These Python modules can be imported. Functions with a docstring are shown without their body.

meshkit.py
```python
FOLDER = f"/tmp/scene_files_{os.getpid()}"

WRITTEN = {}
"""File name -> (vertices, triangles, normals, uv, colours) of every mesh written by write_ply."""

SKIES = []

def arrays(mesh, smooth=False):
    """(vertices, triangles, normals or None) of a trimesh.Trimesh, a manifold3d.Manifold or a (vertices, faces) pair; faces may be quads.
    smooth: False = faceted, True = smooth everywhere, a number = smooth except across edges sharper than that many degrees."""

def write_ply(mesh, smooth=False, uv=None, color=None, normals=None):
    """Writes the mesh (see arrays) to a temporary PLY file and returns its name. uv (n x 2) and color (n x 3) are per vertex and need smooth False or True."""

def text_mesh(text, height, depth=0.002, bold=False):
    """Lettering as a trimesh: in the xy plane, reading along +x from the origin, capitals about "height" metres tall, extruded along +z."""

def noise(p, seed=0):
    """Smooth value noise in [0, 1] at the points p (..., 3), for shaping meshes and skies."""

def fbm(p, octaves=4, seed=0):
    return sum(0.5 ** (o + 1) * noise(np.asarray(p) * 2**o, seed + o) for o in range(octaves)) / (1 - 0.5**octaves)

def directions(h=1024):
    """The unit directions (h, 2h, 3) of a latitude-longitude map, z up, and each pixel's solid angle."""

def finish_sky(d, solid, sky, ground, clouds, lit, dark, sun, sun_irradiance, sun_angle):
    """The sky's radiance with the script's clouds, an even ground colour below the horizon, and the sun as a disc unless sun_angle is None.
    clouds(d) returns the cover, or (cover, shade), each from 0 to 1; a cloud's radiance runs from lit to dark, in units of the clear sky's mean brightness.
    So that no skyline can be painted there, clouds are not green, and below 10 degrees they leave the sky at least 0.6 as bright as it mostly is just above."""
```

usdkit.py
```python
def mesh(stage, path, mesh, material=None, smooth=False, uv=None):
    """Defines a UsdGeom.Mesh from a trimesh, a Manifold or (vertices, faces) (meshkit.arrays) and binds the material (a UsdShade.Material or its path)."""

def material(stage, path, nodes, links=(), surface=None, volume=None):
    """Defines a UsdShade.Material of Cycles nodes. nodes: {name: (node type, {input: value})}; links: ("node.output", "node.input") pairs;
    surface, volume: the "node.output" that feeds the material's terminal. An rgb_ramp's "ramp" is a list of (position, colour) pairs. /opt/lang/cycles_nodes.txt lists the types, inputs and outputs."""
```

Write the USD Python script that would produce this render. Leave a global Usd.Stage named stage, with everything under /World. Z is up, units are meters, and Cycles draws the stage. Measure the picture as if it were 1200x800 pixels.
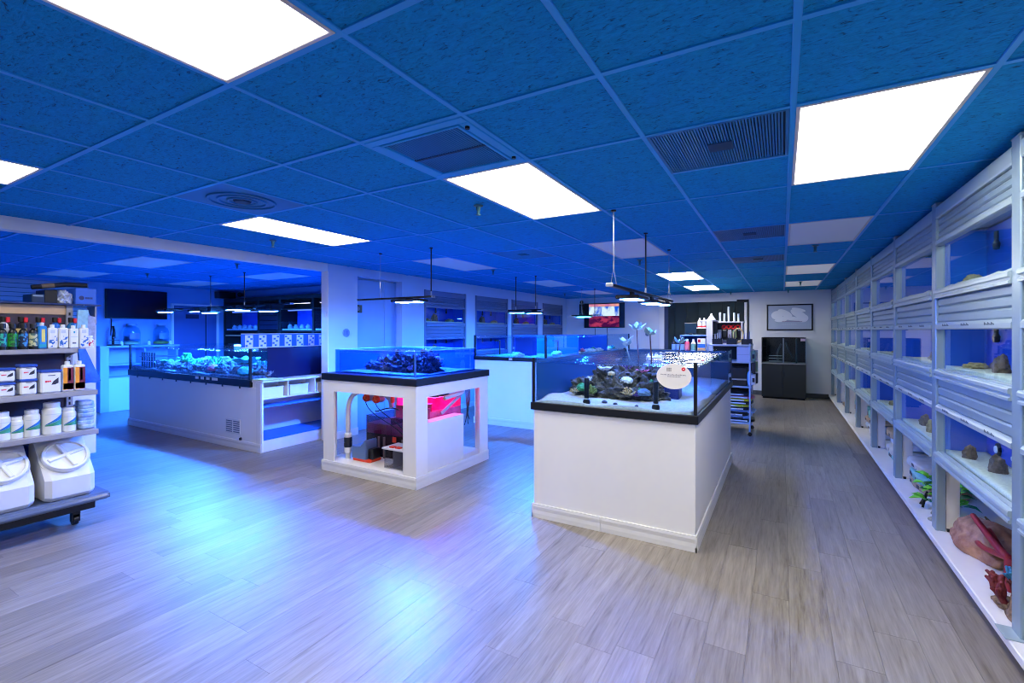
import math, random
import numpy as np, trimesh, usdkit, meshkit
from shapely.geometry import Polygon, Point, box as sbox
from pxr import Usd, UsdGeom, UsdLux, Gf, Sdf

stage = Usd.Stage.CreateInMemory()
UsdGeom.SetStageUpAxis(stage, UsdGeom.Tokens.z)
UsdGeom.SetStageMetersPerUnit(stage, 1.0)
UsdGeom.Xform.Define(stage, '/World')
UsdGeom.Scope.Define(stage, '/World/Looks')
PI = math.pi
random.seed(7)

# ------------------------------------------------------------------ camera, light levels, exposure
YAW = 0.522
camera = UsdGeom.Camera.Define(stage, '/World/camera')
camera.AddTranslateOp().Set(Gf.Vec3d(0, 0, 1.52))
camera.AddRotateXYZOp().Set(Gf.Vec3f(90, 0, math.degrees(YAW)))
camera.CreateHorizontalApertureAttr(36.0)
camera.CreateVerticalApertureAttr(24.0)
camera.CreateFocalLengthAttr(16.5)
camera.CreateVerticalApertureOffsetAttr(-12.7 * 0.03)
camera.CreateClippingRangeAttr(Gf.Vec2f(0.05, 200))
camera.CreateExposureAttr(0.05)

CEIL = 2.436
PANEL_L = 15.0            # radiance of a lit ceiling panel
LED_RGB = {'small': (.035, .18, 1.0), 'big': (.04, .16, 1.0), 'left': (.03, .20, 1.0), 'mid': (.01, .22, 1.0)}
LED_SMALL, LED_BIG, LED_LEFT, LED_MID = 3300.0, 320.0, 1700.0, 1600.0

dome = UsdLux.DomeLight.Define(stage, '/World/night_sky')
dome.CreateIntensityAttr(0.01)
dome.CreateColorAttr(Gf.Vec3f(0.3, 0.45, 1.0))

# ------------------------------------------------------------------ helpers: things and parts
used = {}
class Node:
    def __init__(s, path, loc): s.path, s.loc = path, np.array(loc, float)
    @property
    def prim(s): return stage.GetPrimAtPath(s.path)

def numbered(parent, name):
    k = used.setdefault((parent, name), 0); used[(parent, name)] += 1
    return f'{parent}/{name}' + (f'_{k:03d}' if k else '')

def setdata(prim, **kw):
    for k, v in kw.items():
        if v: prim.SetCustomDataByKey(k, v)

def thing(name, label, cat, loc=(0, 0, 0), rz=0, group=None, kind=None):
    p = numbered('/World', name)
    x = UsdGeom.Xform.Define(stage, p)
    x.AddTranslateOp().Set(Gf.Vec3d(*map(float, loc))); x.AddRotateZOp().Set(math.degrees(rz)); x.AddScaleOp().Set(Gf.Vec3f(1, 1, 1))
    setdata(x.GetPrim(), label=label, category=cat, group=group, kind=kind)
    return Node(p, loc)

def struct(name):
    p = numbered('/World', name)
    x = UsdGeom.Xform.Define(stage, p); setdata(x.GetPrim(), kind='structure')
    return Node(p, (0, 0, 0))

def part(parent, name, mesh, mat, label=None, smooth=False, kind=None, world=True):
    """mesh in world coordinates (shifted to the parent's base); world=False: already local."""
    if isinstance(mesh, (list, tuple)) and not isinstance(mesh[0], np.ndarray): mesh = trimesh.util.concatenate(mesh)
    if world and np.any(parent.loc):
        mesh = mesh.copy(); mesh.apply_translation(-parent.loc)
    p = numbered(parent.path, name)
    m = usdkit.mesh(stage, p, mesh, mat, smooth=smooth)
    setdata(m.GetPrim(), label=label, kind=kind)
    return Node(p, parent.loc)

def lpart(parent, name, mesh, mat, label=None, smooth=False, kind=None):
    return part(parent, name, mesh, mat, label, smooth, kind, world=False)

def dup(src, loc, rz=0, label=None, group=None, scale=(1, 1, 1), name=None):
    was = src.prim.GetCustomData()
    stem = name or src.path.split('/')[-1].rstrip('0123456789').rstrip('_')
    p = numbered('/World', stem)
    x = UsdGeom.Xform.Define(stage, p)
    x.GetPrim().GetReferences().AddInternalReference(src.path)
    x.ClearXformOpOrder()
    x = UsdGeom.Xformable(x.GetPrim())
    x.GetPrim().GetAttribute('xformOp:translate').Set(Gf.Vec3d(*map(float, loc)))
    x.GetPrim().GetAttribute('xformOp:rotateZ').Set(math.degrees(rz))
    x.GetPrim().GetAttribute('xformOp:scale').Set(Gf.Vec3f(*map(float, scale)))
    x.GetPrim().CreateAttribute('xformOpOrder', Sdf.ValueTypeNames.TokenArray, False, Sdf.VariabilityUniform).Set(['xformOp:translate', 'xformOp:rotateZ', 'xformOp:scale'])
    setdata(x.GetPrim(), label=label or was.get('label'), category=was.get('category'), group=group)
    x.GetPrim().SetInstanceable(True)
    return Node(p, loc)

def place(n, loc, rz=0, scale=(1, 1, 1)):
    n.prim.GetAttribute('xformOp:translate').Set(Gf.Vec3d(*map(float, loc)))
    n.prim.GetAttribute('xformOp:rotateZ').Set(math.degrees(rz))
    n.prim.GetAttribute('xformOp:scale').Set(Gf.Vec3f(*map(float, scale)))

class Repeat:
    """First use moves the prototype, later uses make copies."""
    def __init__(s, proto): s.proto, s.fresh = proto, True
    def at(s, loc, rz=0, label=None, group=None, scale=(1, 1, 1)):
        if s.fresh:
            s.fresh = False; place(s.proto, loc, rz, scale)
            setdata(s.proto.prim, label=label, group=group)
            return s.proto
        return dup(s.proto, loc, rz, label, group, scale)

# ------------------------------------------------------------------ helpers: meshes
def bx(x0, x1, y0, y1, z0, z1, b=0.0):
    x0, x1 = min(x0, x1), max(x0, x1); y0, y1 = min(y0, y1), max(y0, y1); z0, z1 = min(z0, z1), max(z0, z1)
    if b <= 0:
        m = trimesh.creation.box([x1 - x0, y1 - y0, z1 - z0]); m.apply_translation([(x0 + x1) / 2, (y0 + y1) / 2, (z0 + z1) / 2]); return m
    b = min(b, .49 * min(x1 - x0, y1 - y0, z1 - z0)); P = []
    for x, sx in ((x0, b), (x1, -b)):
        for y, sy in ((y0, b), (y1, -b)):
            for z, sz in ((z0, b), (z1, -b)):
                P += [(x + sx, y + sy, z), (x + sx, y, z + sz), (x, y + sy, z + sz)]
    return trimesh.Trimesh(P).convex_hull

def cat(*m):
    L = []
    for a in m: L += a if isinstance(a, list) else [a]
    return trimesh.util.concatenate(L)

def cyl(x, y, z0, z1, r, seg=20):
    m = trimesh.creation.cylinder(r, z1 - z0, sections=seg); m.apply_translation([x, y, (z0 + z1) / 2]); return m

def lathe(prof, at=(0, 0, 0), seg=24):
    m = trimesh.creation.revolve(np.array(prof, float), sections=seg); m.apply_translation(at)
    if m.volume < 0: m.invert()
    return m

def tube(P, r, seg=8):
    P = np.array(P, float); n = len(P); r = np.full(n, r) if np.ndim(r) == 0 else np.array(r, float)
    T = np.gradient(P, axis=0); T /= np.maximum(np.linalg.norm(T, axis=1, keepdims=True), 1e-9)
    a = np.array([0, 0, 1.]) if abs(T[0][2]) < .9 else np.array([1., 0, 0])
    V, F = [], []
    for i in range(n):
        u = a - T[i] * (a @ T[i]); u /= np.linalg.norm(u); w = np.cross(T[i], u); a = u
        t = np.arange(seg) * 2 * PI / seg
        V.append(P[i] + r[i] * (np.cos(t)[:, None] * u + np.sin(t)[:, None] * w))
    V = np.vstack(V + [P[:1], P[-1:]])
    for i in range(n - 1):
        for k in range(seg):
            q = (k + 1) % seg; F += [(i * seg + k, i * seg + q, (i + 1) * seg + q), (i * seg + k, (i + 1) * seg + q, (i + 1) * seg + k)]
    for k in range(seg):
        q = (k + 1) % seg; F += [(n * seg, q, k), (n * seg + 1, (n - 1) * seg + k, (n - 1) * seg + q)]
    return trimesh.Trimesh(V, F, process=False)

def bez(p0, p1, p2, p3, n=10):
    t = np.linspace(0, 1, n)[:, None]; p0, p1, p2, p3 = map(np.array, (p0, p1, p2, p3))
    return (1 - t)**3 * p0 + 3 * (1 - t)**2 * t * p1 + 3 * (1 - t) * t**2 * p2 + t**3 * p3

def blob(seed, rx, ry, rz, amp=.35, freq=1.8, sub=3, flat=True):
    m = trimesh.creation.icosphere(sub); v = m.vertices
    n = meshkit.fbm(v * freq + seed * 5.3 + 20, 4, seed) - .5
    v = v * (1 + 2 * amp * n)[:, None] * [rx, ry, rz]
    if flat: v[:, 2] = np.maximum(v[:, 2], -.45 * rz); v[:, 2] -= v[:, 2].min()
    m.vertices = v; return m

def branchy(seed, h, n=6, r=.012, spread=.6, seg=6):
    rnd = random.Random(seed); M = []
    def grow(p, d, L, r, k):
        q = p + d * L
        mid = (p + q) / 2 + np.array([rnd.uniform(-.1, .1) for _ in range(3)]) * L
        M.append(tube([p, mid, q, q + d * r * .4], [r, r * .88, r * .75, r * .3], seg))
        if k > 0:
            for _ in range(2 if rnd.random() < .75 else 3):
                e = d + np.array([rnd.uniform(-1, 1), rnd.uniform(-1, 1), rnd.uniform(-.1, .7)]) * spread
                grow(q - d * r * .3, e / np.linalg.norm(e), L * rnd.uniform(.6, .85), r * .74, k - 1)
    for i in range(n):
        a = 2 * PI * i / n + rnd.uniform(-.3, .3)
        d = np.array([math.cos(a) * spread, math.sin(a) * spread, 1.]); grow(np.array([math.cos(a) * r, math.sin(a) * r, 0]), d / np.linalg.norm(d), h * .42, r, 2)
    return cat(M)

def sheet_top(x0, x1, y0, y1, z0, z, amp, seed, nx=24, ny=16, freq=6):
    """A slab with an uneven top (sand beds)."""
    X, Y = np.meshgrid(np.linspace(x0, x1, nx), np.linspace(y0, y1, ny), indexing='ij')
    P = np.stack([X * freq, Y * freq, np.full_like(X, seed * 3.1)], -1)
    Z = z + amp * 2 * (meshkit.fbm(P, 3, seed) - .5)
    V = np.concatenate([np.stack([X, Y, Z], -1).reshape(-1, 3), np.stack([X, Y, np.full_like(X, z0)], -1).reshape(-1, 3)]); n = nx * ny; F = []
    for i in range(nx - 1):
        for j in range(ny - 1):
            a, b, c, d = i * ny + j, (i + 1) * ny + j, (i + 1) * ny + j + 1, i * ny + j + 1
            F += [(a, b, c), (a, c, d), (n + a, n + c, n + b), (n + a, n + d, n + c)]
    for i in range(nx - 1):
        for j in (0, ny - 1):
            a, b = i * ny + j, (i + 1) * ny + j; f = [(a, n + b, b), (a, n + a, n + b)]; F += f if j == 0 else [t[::-1] for t in f]
    for j in range(ny - 1):
        for i in (0, nx - 1):
            a, b = i * ny + j, i * ny + j + 1; f = [(a, b, n + b), (a, n + b, n + a)]; F += f if i == 0 else [t[::-1] for t in f]
    return trimesh.Trimesh(V, F, process=False)

def prism(poly, t, frame='xy', at=(0, 0, 0)):
    """2-D outline (u, v) extruded by t. frame names the axes of u, v; the third axis gets the thickness."""
    m = trimesh.creation.extrude_polygon(poly if isinstance(poly, Polygon) else Polygon(poly), t, engine='earcut'); v = np.array(m.vertices)
    m.vertices = {'xy': v, 'xz': v[:, [0, 2, 1]], 'yz': v[:, [2, 0, 1]]}[frame] + np.array(at)
    if m.volume < 0: m.invert()
    return m

def rail(prof, a, b, along):
    """profile (u, z) swept from a to b along 'y' (u is x) or 'x' (u is y)."""
    return prism(prof, b - a, 'xz', (0, a, 0)) if along == 'y' else prism(prof, b - a, 'yz', (a, 0, 0))

def place_mesh(m, loc, rz=0, s=1.0):
    m = m.copy(); m.apply_scale(s); m.apply_transform(trimesh.transformations.rotation_matrix(rz, [0, 0, 1])); m.apply_translation(loc); return m

def ring_frame(x0, x1, y0, y1, z0, z1, w, b=0.0):
    return [bx(x0, x1, y0, y0 + w, z0, z1, b), bx(x0, x1, y1 - w, y1, z0, z1, b), bx(x0, x0 + w, y0 + w, y1 - w, z0, z1, b), bx(x1 - w, x1, y0 + w, y1 - w, z0, z1, b)]

# ------------------------------------------------------------------ materials
def lin(c): return tuple(((v / 255 / 12.92) if v <= 10 else ((v / 255 + .055) / 1.055)**2.4) for v in c)

_mats = {}
def M(name, *a, **k):
    if name not in _mats: _mats[name] = _make(name, *a, **k)
    return _mats[name]

def _make(name, rgb, rough=.5, metal=0.0, spec=.5, vary=0.0, vscale=6.0, bump=0.0, bscale=40.0, coat=0.0, random_tone=0.0, rgb2=None, emit=0.0, emit_rgb=None):
    a = np.array(lin(rgb)); n = {'p': ('principled_bsdf', {'base_color': a, 'roughness': rough, 'metallic': metal, 'specular_ior_level': spec, 'coat_weight': coat})}; L = []
    if emit: n['p'][1].update(emission_color=lin(emit_rgb or rgb), emission_strength=emit)
    if vary or rgb2 or random_tone or bump:
        n['g'] = ('geometry', {}); 
    if vary or rgb2:
        lo, hi = (a * (1 - vary), np.minimum(a * (1 + vary), 1)) if rgb2 is None else (a, np.array(lin(rgb2)))
        n['n'] = ('noise_texture', {'scale': vscale, 'detail': 4.0, 'roughness': .6}); n['r'] = ('rgb_ramp', {'ramp': [(.3, tuple(lo)), (.7, tuple(hi))]})
        L += [('g.position', 'n.vector'), ('n.fac', 'r.fac')]; last = 'r.color'
        if random_tone:
            n['o'] = ('object_info', {}); n['mr'] = ('map_range', {'from_min': 0., 'from_max': 1., 'to_min': 1 - random_tone, 'to_max': 1 + random_tone * .6})
            n['mx'] = ('vector_math', {'math_type': 'scale'}); L += [('o.random', 'mr.value'), (last, 'mx.vector1'), ('mr.result', 'mx.scale')]; last = 'mx.vector'
        L.append((last, 'p.base_color'))
    if bump:
        n['bn'] = ('noise_texture', {'scale': bscale, 'detail': 3.0}); n['b'] = ('bump', {'strength': bump, 'distance': .004})
        L += [('g.position', 'bn.vector'), ('bn.fac', 'b.height'), ('b.normal', 'p.normal')]
    return usdkit.material(stage, '/World/Looks/' + name, n, L, surface='p.BSDF')

def EM(name, rgb_lin, strength):
    if name not in _mats: _mats[name] = _em(name, rgb_lin, strength)
    return _mats[name]

def _em(name, rgb_lin, strength):
    return usdkit.material(stage, '/World/Looks/' + name, {'e': ('emission', {'color': rgb_lin, 'strength': strength})}, surface='e.emission')

def pane(name, tint=(1, 1, 1), ior=1.45, rough=0.02, wave=0.0, wscale=9.0):
    n = {'t': ('transparent_bsdf', {'color': tint}), 'g': ('glossy_bsdf', {'color': (1, 1, 1), 'roughness': rough}), 'f': ('fresnel', {'IOR': ior}), 'm': ('mix_closure', {}),
         'gb': ('geometry', {}), 'inv': ('math', {'math_type': 'subtract', 'value1': 1.0}), 'mu': ('math', {'math_type': 'multiply'})}   # only the outer side of a pane mirrors
    L = [('gb.backfacing', 'inv.value2'), ('inv.value', 'mu.value1'), ('f.fac', 'mu.value2'), ('mu.value', 'm.fac'), ('t.BSDF', 'm.closure1'), ('g.BSDF', 'm.closure2')]
    if wave:
        n['geo'] = ('geometry', {}); n['n'] = ('noise_texture', {'scale': wscale, 'detail': 3.0, 'distortion': 1.2}); n['b'] = ('bump', {'strength': wave, 'distance': .03})
        L += [('geo.position', 'n.vector'), ('n.fac', 'b.height'), ('b.normal', 'g.normal')]
    return usdkit.material(stage, '/World/Looks/' + name, n, L, surface='m.closure')

def floor_mat(name, island):
    n = {'geo': ('geometry', {}), 'o': ('object_info', {}),
         'map': ('mapping', {'scale': (26., 1.6, 1.)}), 'n1': ('noise_texture', {'scale': 1.0, 'detail': 6.0, 'roughness': .62, 'distortion': .6}),
         'map2': ('mapping', {'scale': (90., 5., 1.)}), 'n2': ('noise_texture', {'scale': 1.0, 'detail': 4.0, 'roughness': .6}),
         'w': ('white_noise_texture', {'dimensions': '1D'}), 'off': ('combine_xyz', {}), 'add': ('vector_math', {'math_type': 'add'}), 'm3': ('math', {'math_type': 'multiply', 'value2': 37.0}),
         'mixf': ('mix_float', {'fac': .42}), 'r': ('rgb_ramp', {'ramp': [(.28, lin((94, 86, 77))), (.45, lin((132, 123, 112))), (.6, lin((151, 142, 131))), (.78, lin((169, 161, 150)))]}),
         'tone': ('map_range', {'to_min': .86, 'to_max': 1.1}), 'sc': ('vector_math', {'math_type': 'scale'}),
         'rr': ('map_range', {'to_min': .24, 'to_max': .55}), 'b': ('bump', {'strength': .30, 'distance': .003}), 'p': ('principled_bsdf', {'specular_ior_level': .5})}
    src = 'geo.random_per_island' if island else 'o.random'
    L = [(src, 'm3.value1'), ('m3.value', 'off.y'), ('m3.value', 'off.x'), ('geo.position', 'add.vector1'), ('off.vector', 'add.vector2'), ('add.vector', 'map.vector'), ('add.vector', 'map2.vector'),
         ('map.vector', 'n1.vector'), ('map2.vector', 'n2.vector'), ('n1.fac', 'mixf.a'), ('n2.fac', 'mixf.b'), ('mixf.result', 'r.fac'), (src, 'tone.value'), ('r.color', 'sc.vector1'), ('tone.result', 'sc.scale'),
         ('sc.vector', 'p.base_color'), ('mixf.result', 'rr.value'), ('rr.result', 'p.roughness'), ('n2.fac', 'b.height'), ('b.normal', 'p.normal')]
    return usdkit.material(stage, '/World/Looks/' + name, n, L, surface='p.BSDF')

def tile_mat():  # blue spill of the aquarium lamps is painted into the tile colour
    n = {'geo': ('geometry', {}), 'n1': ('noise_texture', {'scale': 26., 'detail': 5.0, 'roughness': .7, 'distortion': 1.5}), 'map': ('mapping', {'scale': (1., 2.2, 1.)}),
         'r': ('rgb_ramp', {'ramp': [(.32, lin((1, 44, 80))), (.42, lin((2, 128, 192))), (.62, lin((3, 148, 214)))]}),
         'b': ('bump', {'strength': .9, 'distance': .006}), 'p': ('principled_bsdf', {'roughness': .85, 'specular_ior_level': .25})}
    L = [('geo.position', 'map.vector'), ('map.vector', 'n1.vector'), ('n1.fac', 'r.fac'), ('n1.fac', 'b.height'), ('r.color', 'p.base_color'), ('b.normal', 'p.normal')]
    return usdkit.material(stage, '/World/Looks/ceiling_tile_lamp_blue', n, L, surface='p.BSDF')

def slate(name, a, b, scale):
    if name not in _mats: _mats[name] = _slate(name, a, b, scale)
    return _mats[name]

def _slate(name, a, b, scale):   # printed two-tone print with hard blotches (labels)
    n = {'geo': ('geometry', {}), 'v': ('noise_texture', {'scale': scale, 'detail': 1.0}), 'r': ('rgb_ramp', {'ramp': [(.5, lin(a)), (.53, lin(b))]}), 'p': ('principled_bsdf', {'roughness': .4})}
    return usdkit.material(stage, '/World/Looks/' + name, n, [('geo.position', 'v.vector'), ('v.fac', 'r.fac'), ('r.color', 'p.base_color')], surface='p.BSDF')

WHITE = M('white_paint', (226, 224, 218), .55, vary=.03, vscale=2.0)
WALL = M('wall_paint', (214, 216, 218), .6, vary=.02, vscale=1.5, bump=.15, bscale=180)
TRIMW = M('white_trim', (228, 226, 221), .45, vary=.035, vscale=3.5)
BLACK = M('black_plastic', (12, 13, 15), .35)
BLACKMAT = M('black_matte', (9, 10, 12), .7)
DARKMETAL = M('dark_metal', (28, 30, 34), .4, metal=.6)
STEEL = M('steel', (190, 195, 200), .3, metal=1.0)
GREY = M('grey_paint', (150, 155, 160), .4, vary=.04)
TILE = tile_mat()
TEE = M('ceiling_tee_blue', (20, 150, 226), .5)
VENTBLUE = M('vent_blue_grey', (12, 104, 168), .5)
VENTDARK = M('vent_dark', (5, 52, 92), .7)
FLOOR_ONE, FLOOR_MANY, FLOORBASE = floor_mat('plank_vinyl', False), floor_mat('plank_vinyl_field', True), M('floor_joint', (58, 54, 50), .8)
LAMP_ON = EM('panel_lit', (1.0, .965, .90), PANEL_L)
LAMP_FAR = EM('panel_lit_far', (1.0, .965, .90), PANEL_L * 1.9)
LAMP_OFF_GLOW = M('panel_unlit_glow', (225, 225, 228), .5, emit=.18)  # unlit diffuser; faint glow stands in for light from the room
LAMP_OFF = M('panel_unlit', (225, 225, 228), .5)
LAMPFRAME = M('panel_frame', (205, 195, 195), .4)
def led(name, s): return EM('led_' + name, LED_RGB[name], s)
LEDS, LEDB, LEDL, LEDM = led('small', LED_SMALL), led('big', LED_BIG), led('left', LED_LEFT), led('mid', LED_MID)
GLASS = pane('tank_glass', (.86, .95, 1.0), 1.4)
GLASSB = pane('blue_tinted_glass', (.42, .66, 1.0), 1.4)
WATER = pane('water_top', (.93, .97, 1.0), 1.33, .06, wave=.55, wscale=7)
SMOKEGLASS = pane('dark_blue_acrylic_pane', (.25, .35, .6), 1.45)
SAND = M('aragonite_sand', (196, 190, 180), .9, vary=.16, vscale=45, bump=.8, bscale=160)
SANDT = M('tank_sand', (222, 214, 182), .9, vary=.14, vscale=60, bump=.8, bscale=200)
ROCKGREY = M('reef_rock', (34, 36, 36), .9, rgb2=(104, 98, 88), vscale=26, bump=1.0, bscale=60)
ROCKDARK = M('dark_reef_rock', (24, 24, 40), .9, rgb2=(84, 76, 104), vscale=20, bump=.9, bscale=60)
ROCKTAN = M('tan_rock', (124, 100, 58), .9, rgb2=(206, 184, 120), vscale=30, bump=.9, bscale=70)
ROCKBROWN = M('brown_rock', (74, 58, 46), .9, rgb2=(150, 122, 96), vscale=34, bump=.9, bscale=70)
ROCKRED = M('red_jasper', (120, 66, 48), .6, rgb2=(196, 150, 118), vscale=9, bump=.6, bscale=40)
ROCKMAUVE = M('mauve_rock', (112, 96, 98), .8, rgb2=(168, 150, 150), vscale=16, bump=.7, bscale=50)
RUBBLE2 = M('coral_rubble', (116, 130, 146), .9, rgb2=(34, 44, 62), vscale=34, bump=.8, bscale=80)
RUBBLE = M('white_rubble', (206, 210, 214), .9, rgb2=(150, 160, 172), vscale=30, bump=.7, bscale=80)
ACRBLUE = M('blue_acrylic', (4, 66, 178), .35)
FILMB = M('blue_background_film', (12, 62, 160), .4)
ACRBLUE2 = M('blue_acrylic_side', (22, 92, 200), .3)
RACKW = M('rack_enamel', (142, 164, 176), .3, metal=.3, vary=.02)
RACKLIP = M('rack_ledge_enamel', (166, 184, 190), .3, metal=.25)

# ------------------------------------------------------------------ the room
XR, XL, YB, YF, XLL, YLL = 1.56, -5.41, 12.6, -4.0, -11.25, 6.4

def proj(p):
    d = np.array(p, float) - [0, 0, 1.52]; c, s = math.cos(YAW), math.sin(YAW); z = -s * d[0] + c * d[1]; return (600 + 550 * (c * d[0] + s * d[1]) / z, 387.3 - 550 * d[2] / z, z) if z > .05 else (0, 0, -1)

fl = struct('floor')
part(fl, 'floor_base', bx(XLL - .2, XR + .1, YF - .1, YB + .1, -.12, -.0085), FLOORBASE)
PW, PL = .182, 1.22
planks = []
rnd = random.Random(3)
for i in range(int((XR - XLL) / PW) + 1):
    x0 = XLL + i * PW; y = YF - rnd.uniform(0, PL)
    while y < YB:
        y0, y1 = max(y, YF), min(y + PL, YB); y += PL
        x1 = min(x0 + PW, XR)
        if y1 - y0 < .02 or x1 - x0 < .02 or (x1 < XL - .05 and y0 > YLL): continue
        cx, cy = (x0 + x1) / 2, (y0 + y1) / 2
        u, v, z = proj((cx, cy, 0)); seen = z > 0 and -150 < u < 1350 and v < 1000
        planks.append((0 if seen else 1, math.hypot(cx, cy), (x0 + .0006, x1 - .0006, y0 + .0006, y1 - .0006)))
planks.sort()
for s, d, b in planks[:300]: part(fl, 'plank', bx(*b, -.0085, 0), FLOOR_ONE)
part(fl, 'plank_field', [bx(*b, -.0085, 0) for s, d, b in planks[300:]], FLOOR_MANY, kind='stuff')

# ceiling: slab, tees, lay-in tiles
ce = struct('ceiling')
part(ce, 'ceiling_slab', bx(XLL - .2, XR + .1, YF - .1, YB + .1, CEIL + .03, CEIL + .15), BLACKMAT)
gx = [.04 + .61 * k for k in range(-9, 3)] + [XR]
gy = [-4.0, -3.885, -2.665, -1.445, -.225, .995, 1.62, 2.24, 3.455, 4.675, 5.895, 6.5, 7.72, 8.94, 10.16, 11.38, YB]
lights_on = [(-1.79, -.225), (-1.79, 2.24), (.04, 2.24), (-4.23, -.225), (-4.23, 2.24), (-1.79, 7.72), (-1.79, 10.16), (.04, -.225)]
lights_off = [(-1.79, 4.675), (.04, 4.675), (.04, 7.72), (.04, 10.16), (-4.23, 4.675), (-4.23, 7.72), (-4.23, 10.16)]
halves = {(-.57, 2.24), (-.57, 4.675), (-.57, 6.5), (-3.01, 4.675)}           # 2x2 vents beside a half tile
wholes = {(-3.62, 1.62), (-1.79, 1.62)}
near = lambda a, S: any(abs(a[0] - b[0]) < .05 and abs(a[1] - b[1]) < .05 for b in S)
for i in range(len(gx) - 1):
    for j in range(len(gy) - 1):
        x0, x1, y0, y1 = gx[i], gx[i + 1], gy[j], gy[j + 1]
        if near((x0, y0), lights_on + lights_off) or near((x0, y0), wholes): continue
        if near((x0, y0), halves): y0 = y0 + .61
        if x1 - x0 < .03 or y1 - y0 < .03: continue
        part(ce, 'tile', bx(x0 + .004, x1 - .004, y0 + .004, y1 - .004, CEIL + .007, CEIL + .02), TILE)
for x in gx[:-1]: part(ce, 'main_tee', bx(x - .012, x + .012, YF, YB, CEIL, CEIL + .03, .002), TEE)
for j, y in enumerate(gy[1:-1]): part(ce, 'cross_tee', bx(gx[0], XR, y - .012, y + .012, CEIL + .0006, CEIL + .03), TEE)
for hx, hy in halves: part(ce, 'cross_tee', bx(hx + .012, hx + .598, hy + .598, hy + .622, CEIL + .0006, CEIL + .03), TEE)
# left room grid (long tiles run across)
lx = [-5.63 - 1.22 * k for k in range(0, 5)]; lx = [-5.47] + lx + [XLL]
ly = [YF] + [2.74 + .61 * k for k in range(-11, 7)]; ly = [y for y in ly if YF <= y < YLL] + [YLL]
loff = [(-8.07, 2.74), (-10.51, 2.74), (-8.07, 4.57), (-10.51, 4.57)]
for i in range(len(lx) - 1):
    for j in range(len(ly) - 1):
        x1, x0, y0, y1 = lx[i], lx[i + 1], ly[j], ly[j + 1]
        if near((x0, y0), loff) or x1 - x0 < .03 or y1 - y0 < .03: continue
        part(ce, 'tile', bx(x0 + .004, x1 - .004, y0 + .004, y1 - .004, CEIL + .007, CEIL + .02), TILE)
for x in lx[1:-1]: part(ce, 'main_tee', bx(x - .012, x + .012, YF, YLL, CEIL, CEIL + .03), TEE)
for y in ly[1:-1]: part(ce, 'cross_tee', bx(XLL, lx[0], y - .012, y + .012, CEIL + .0006, CEIL + .03), TEE)

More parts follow.
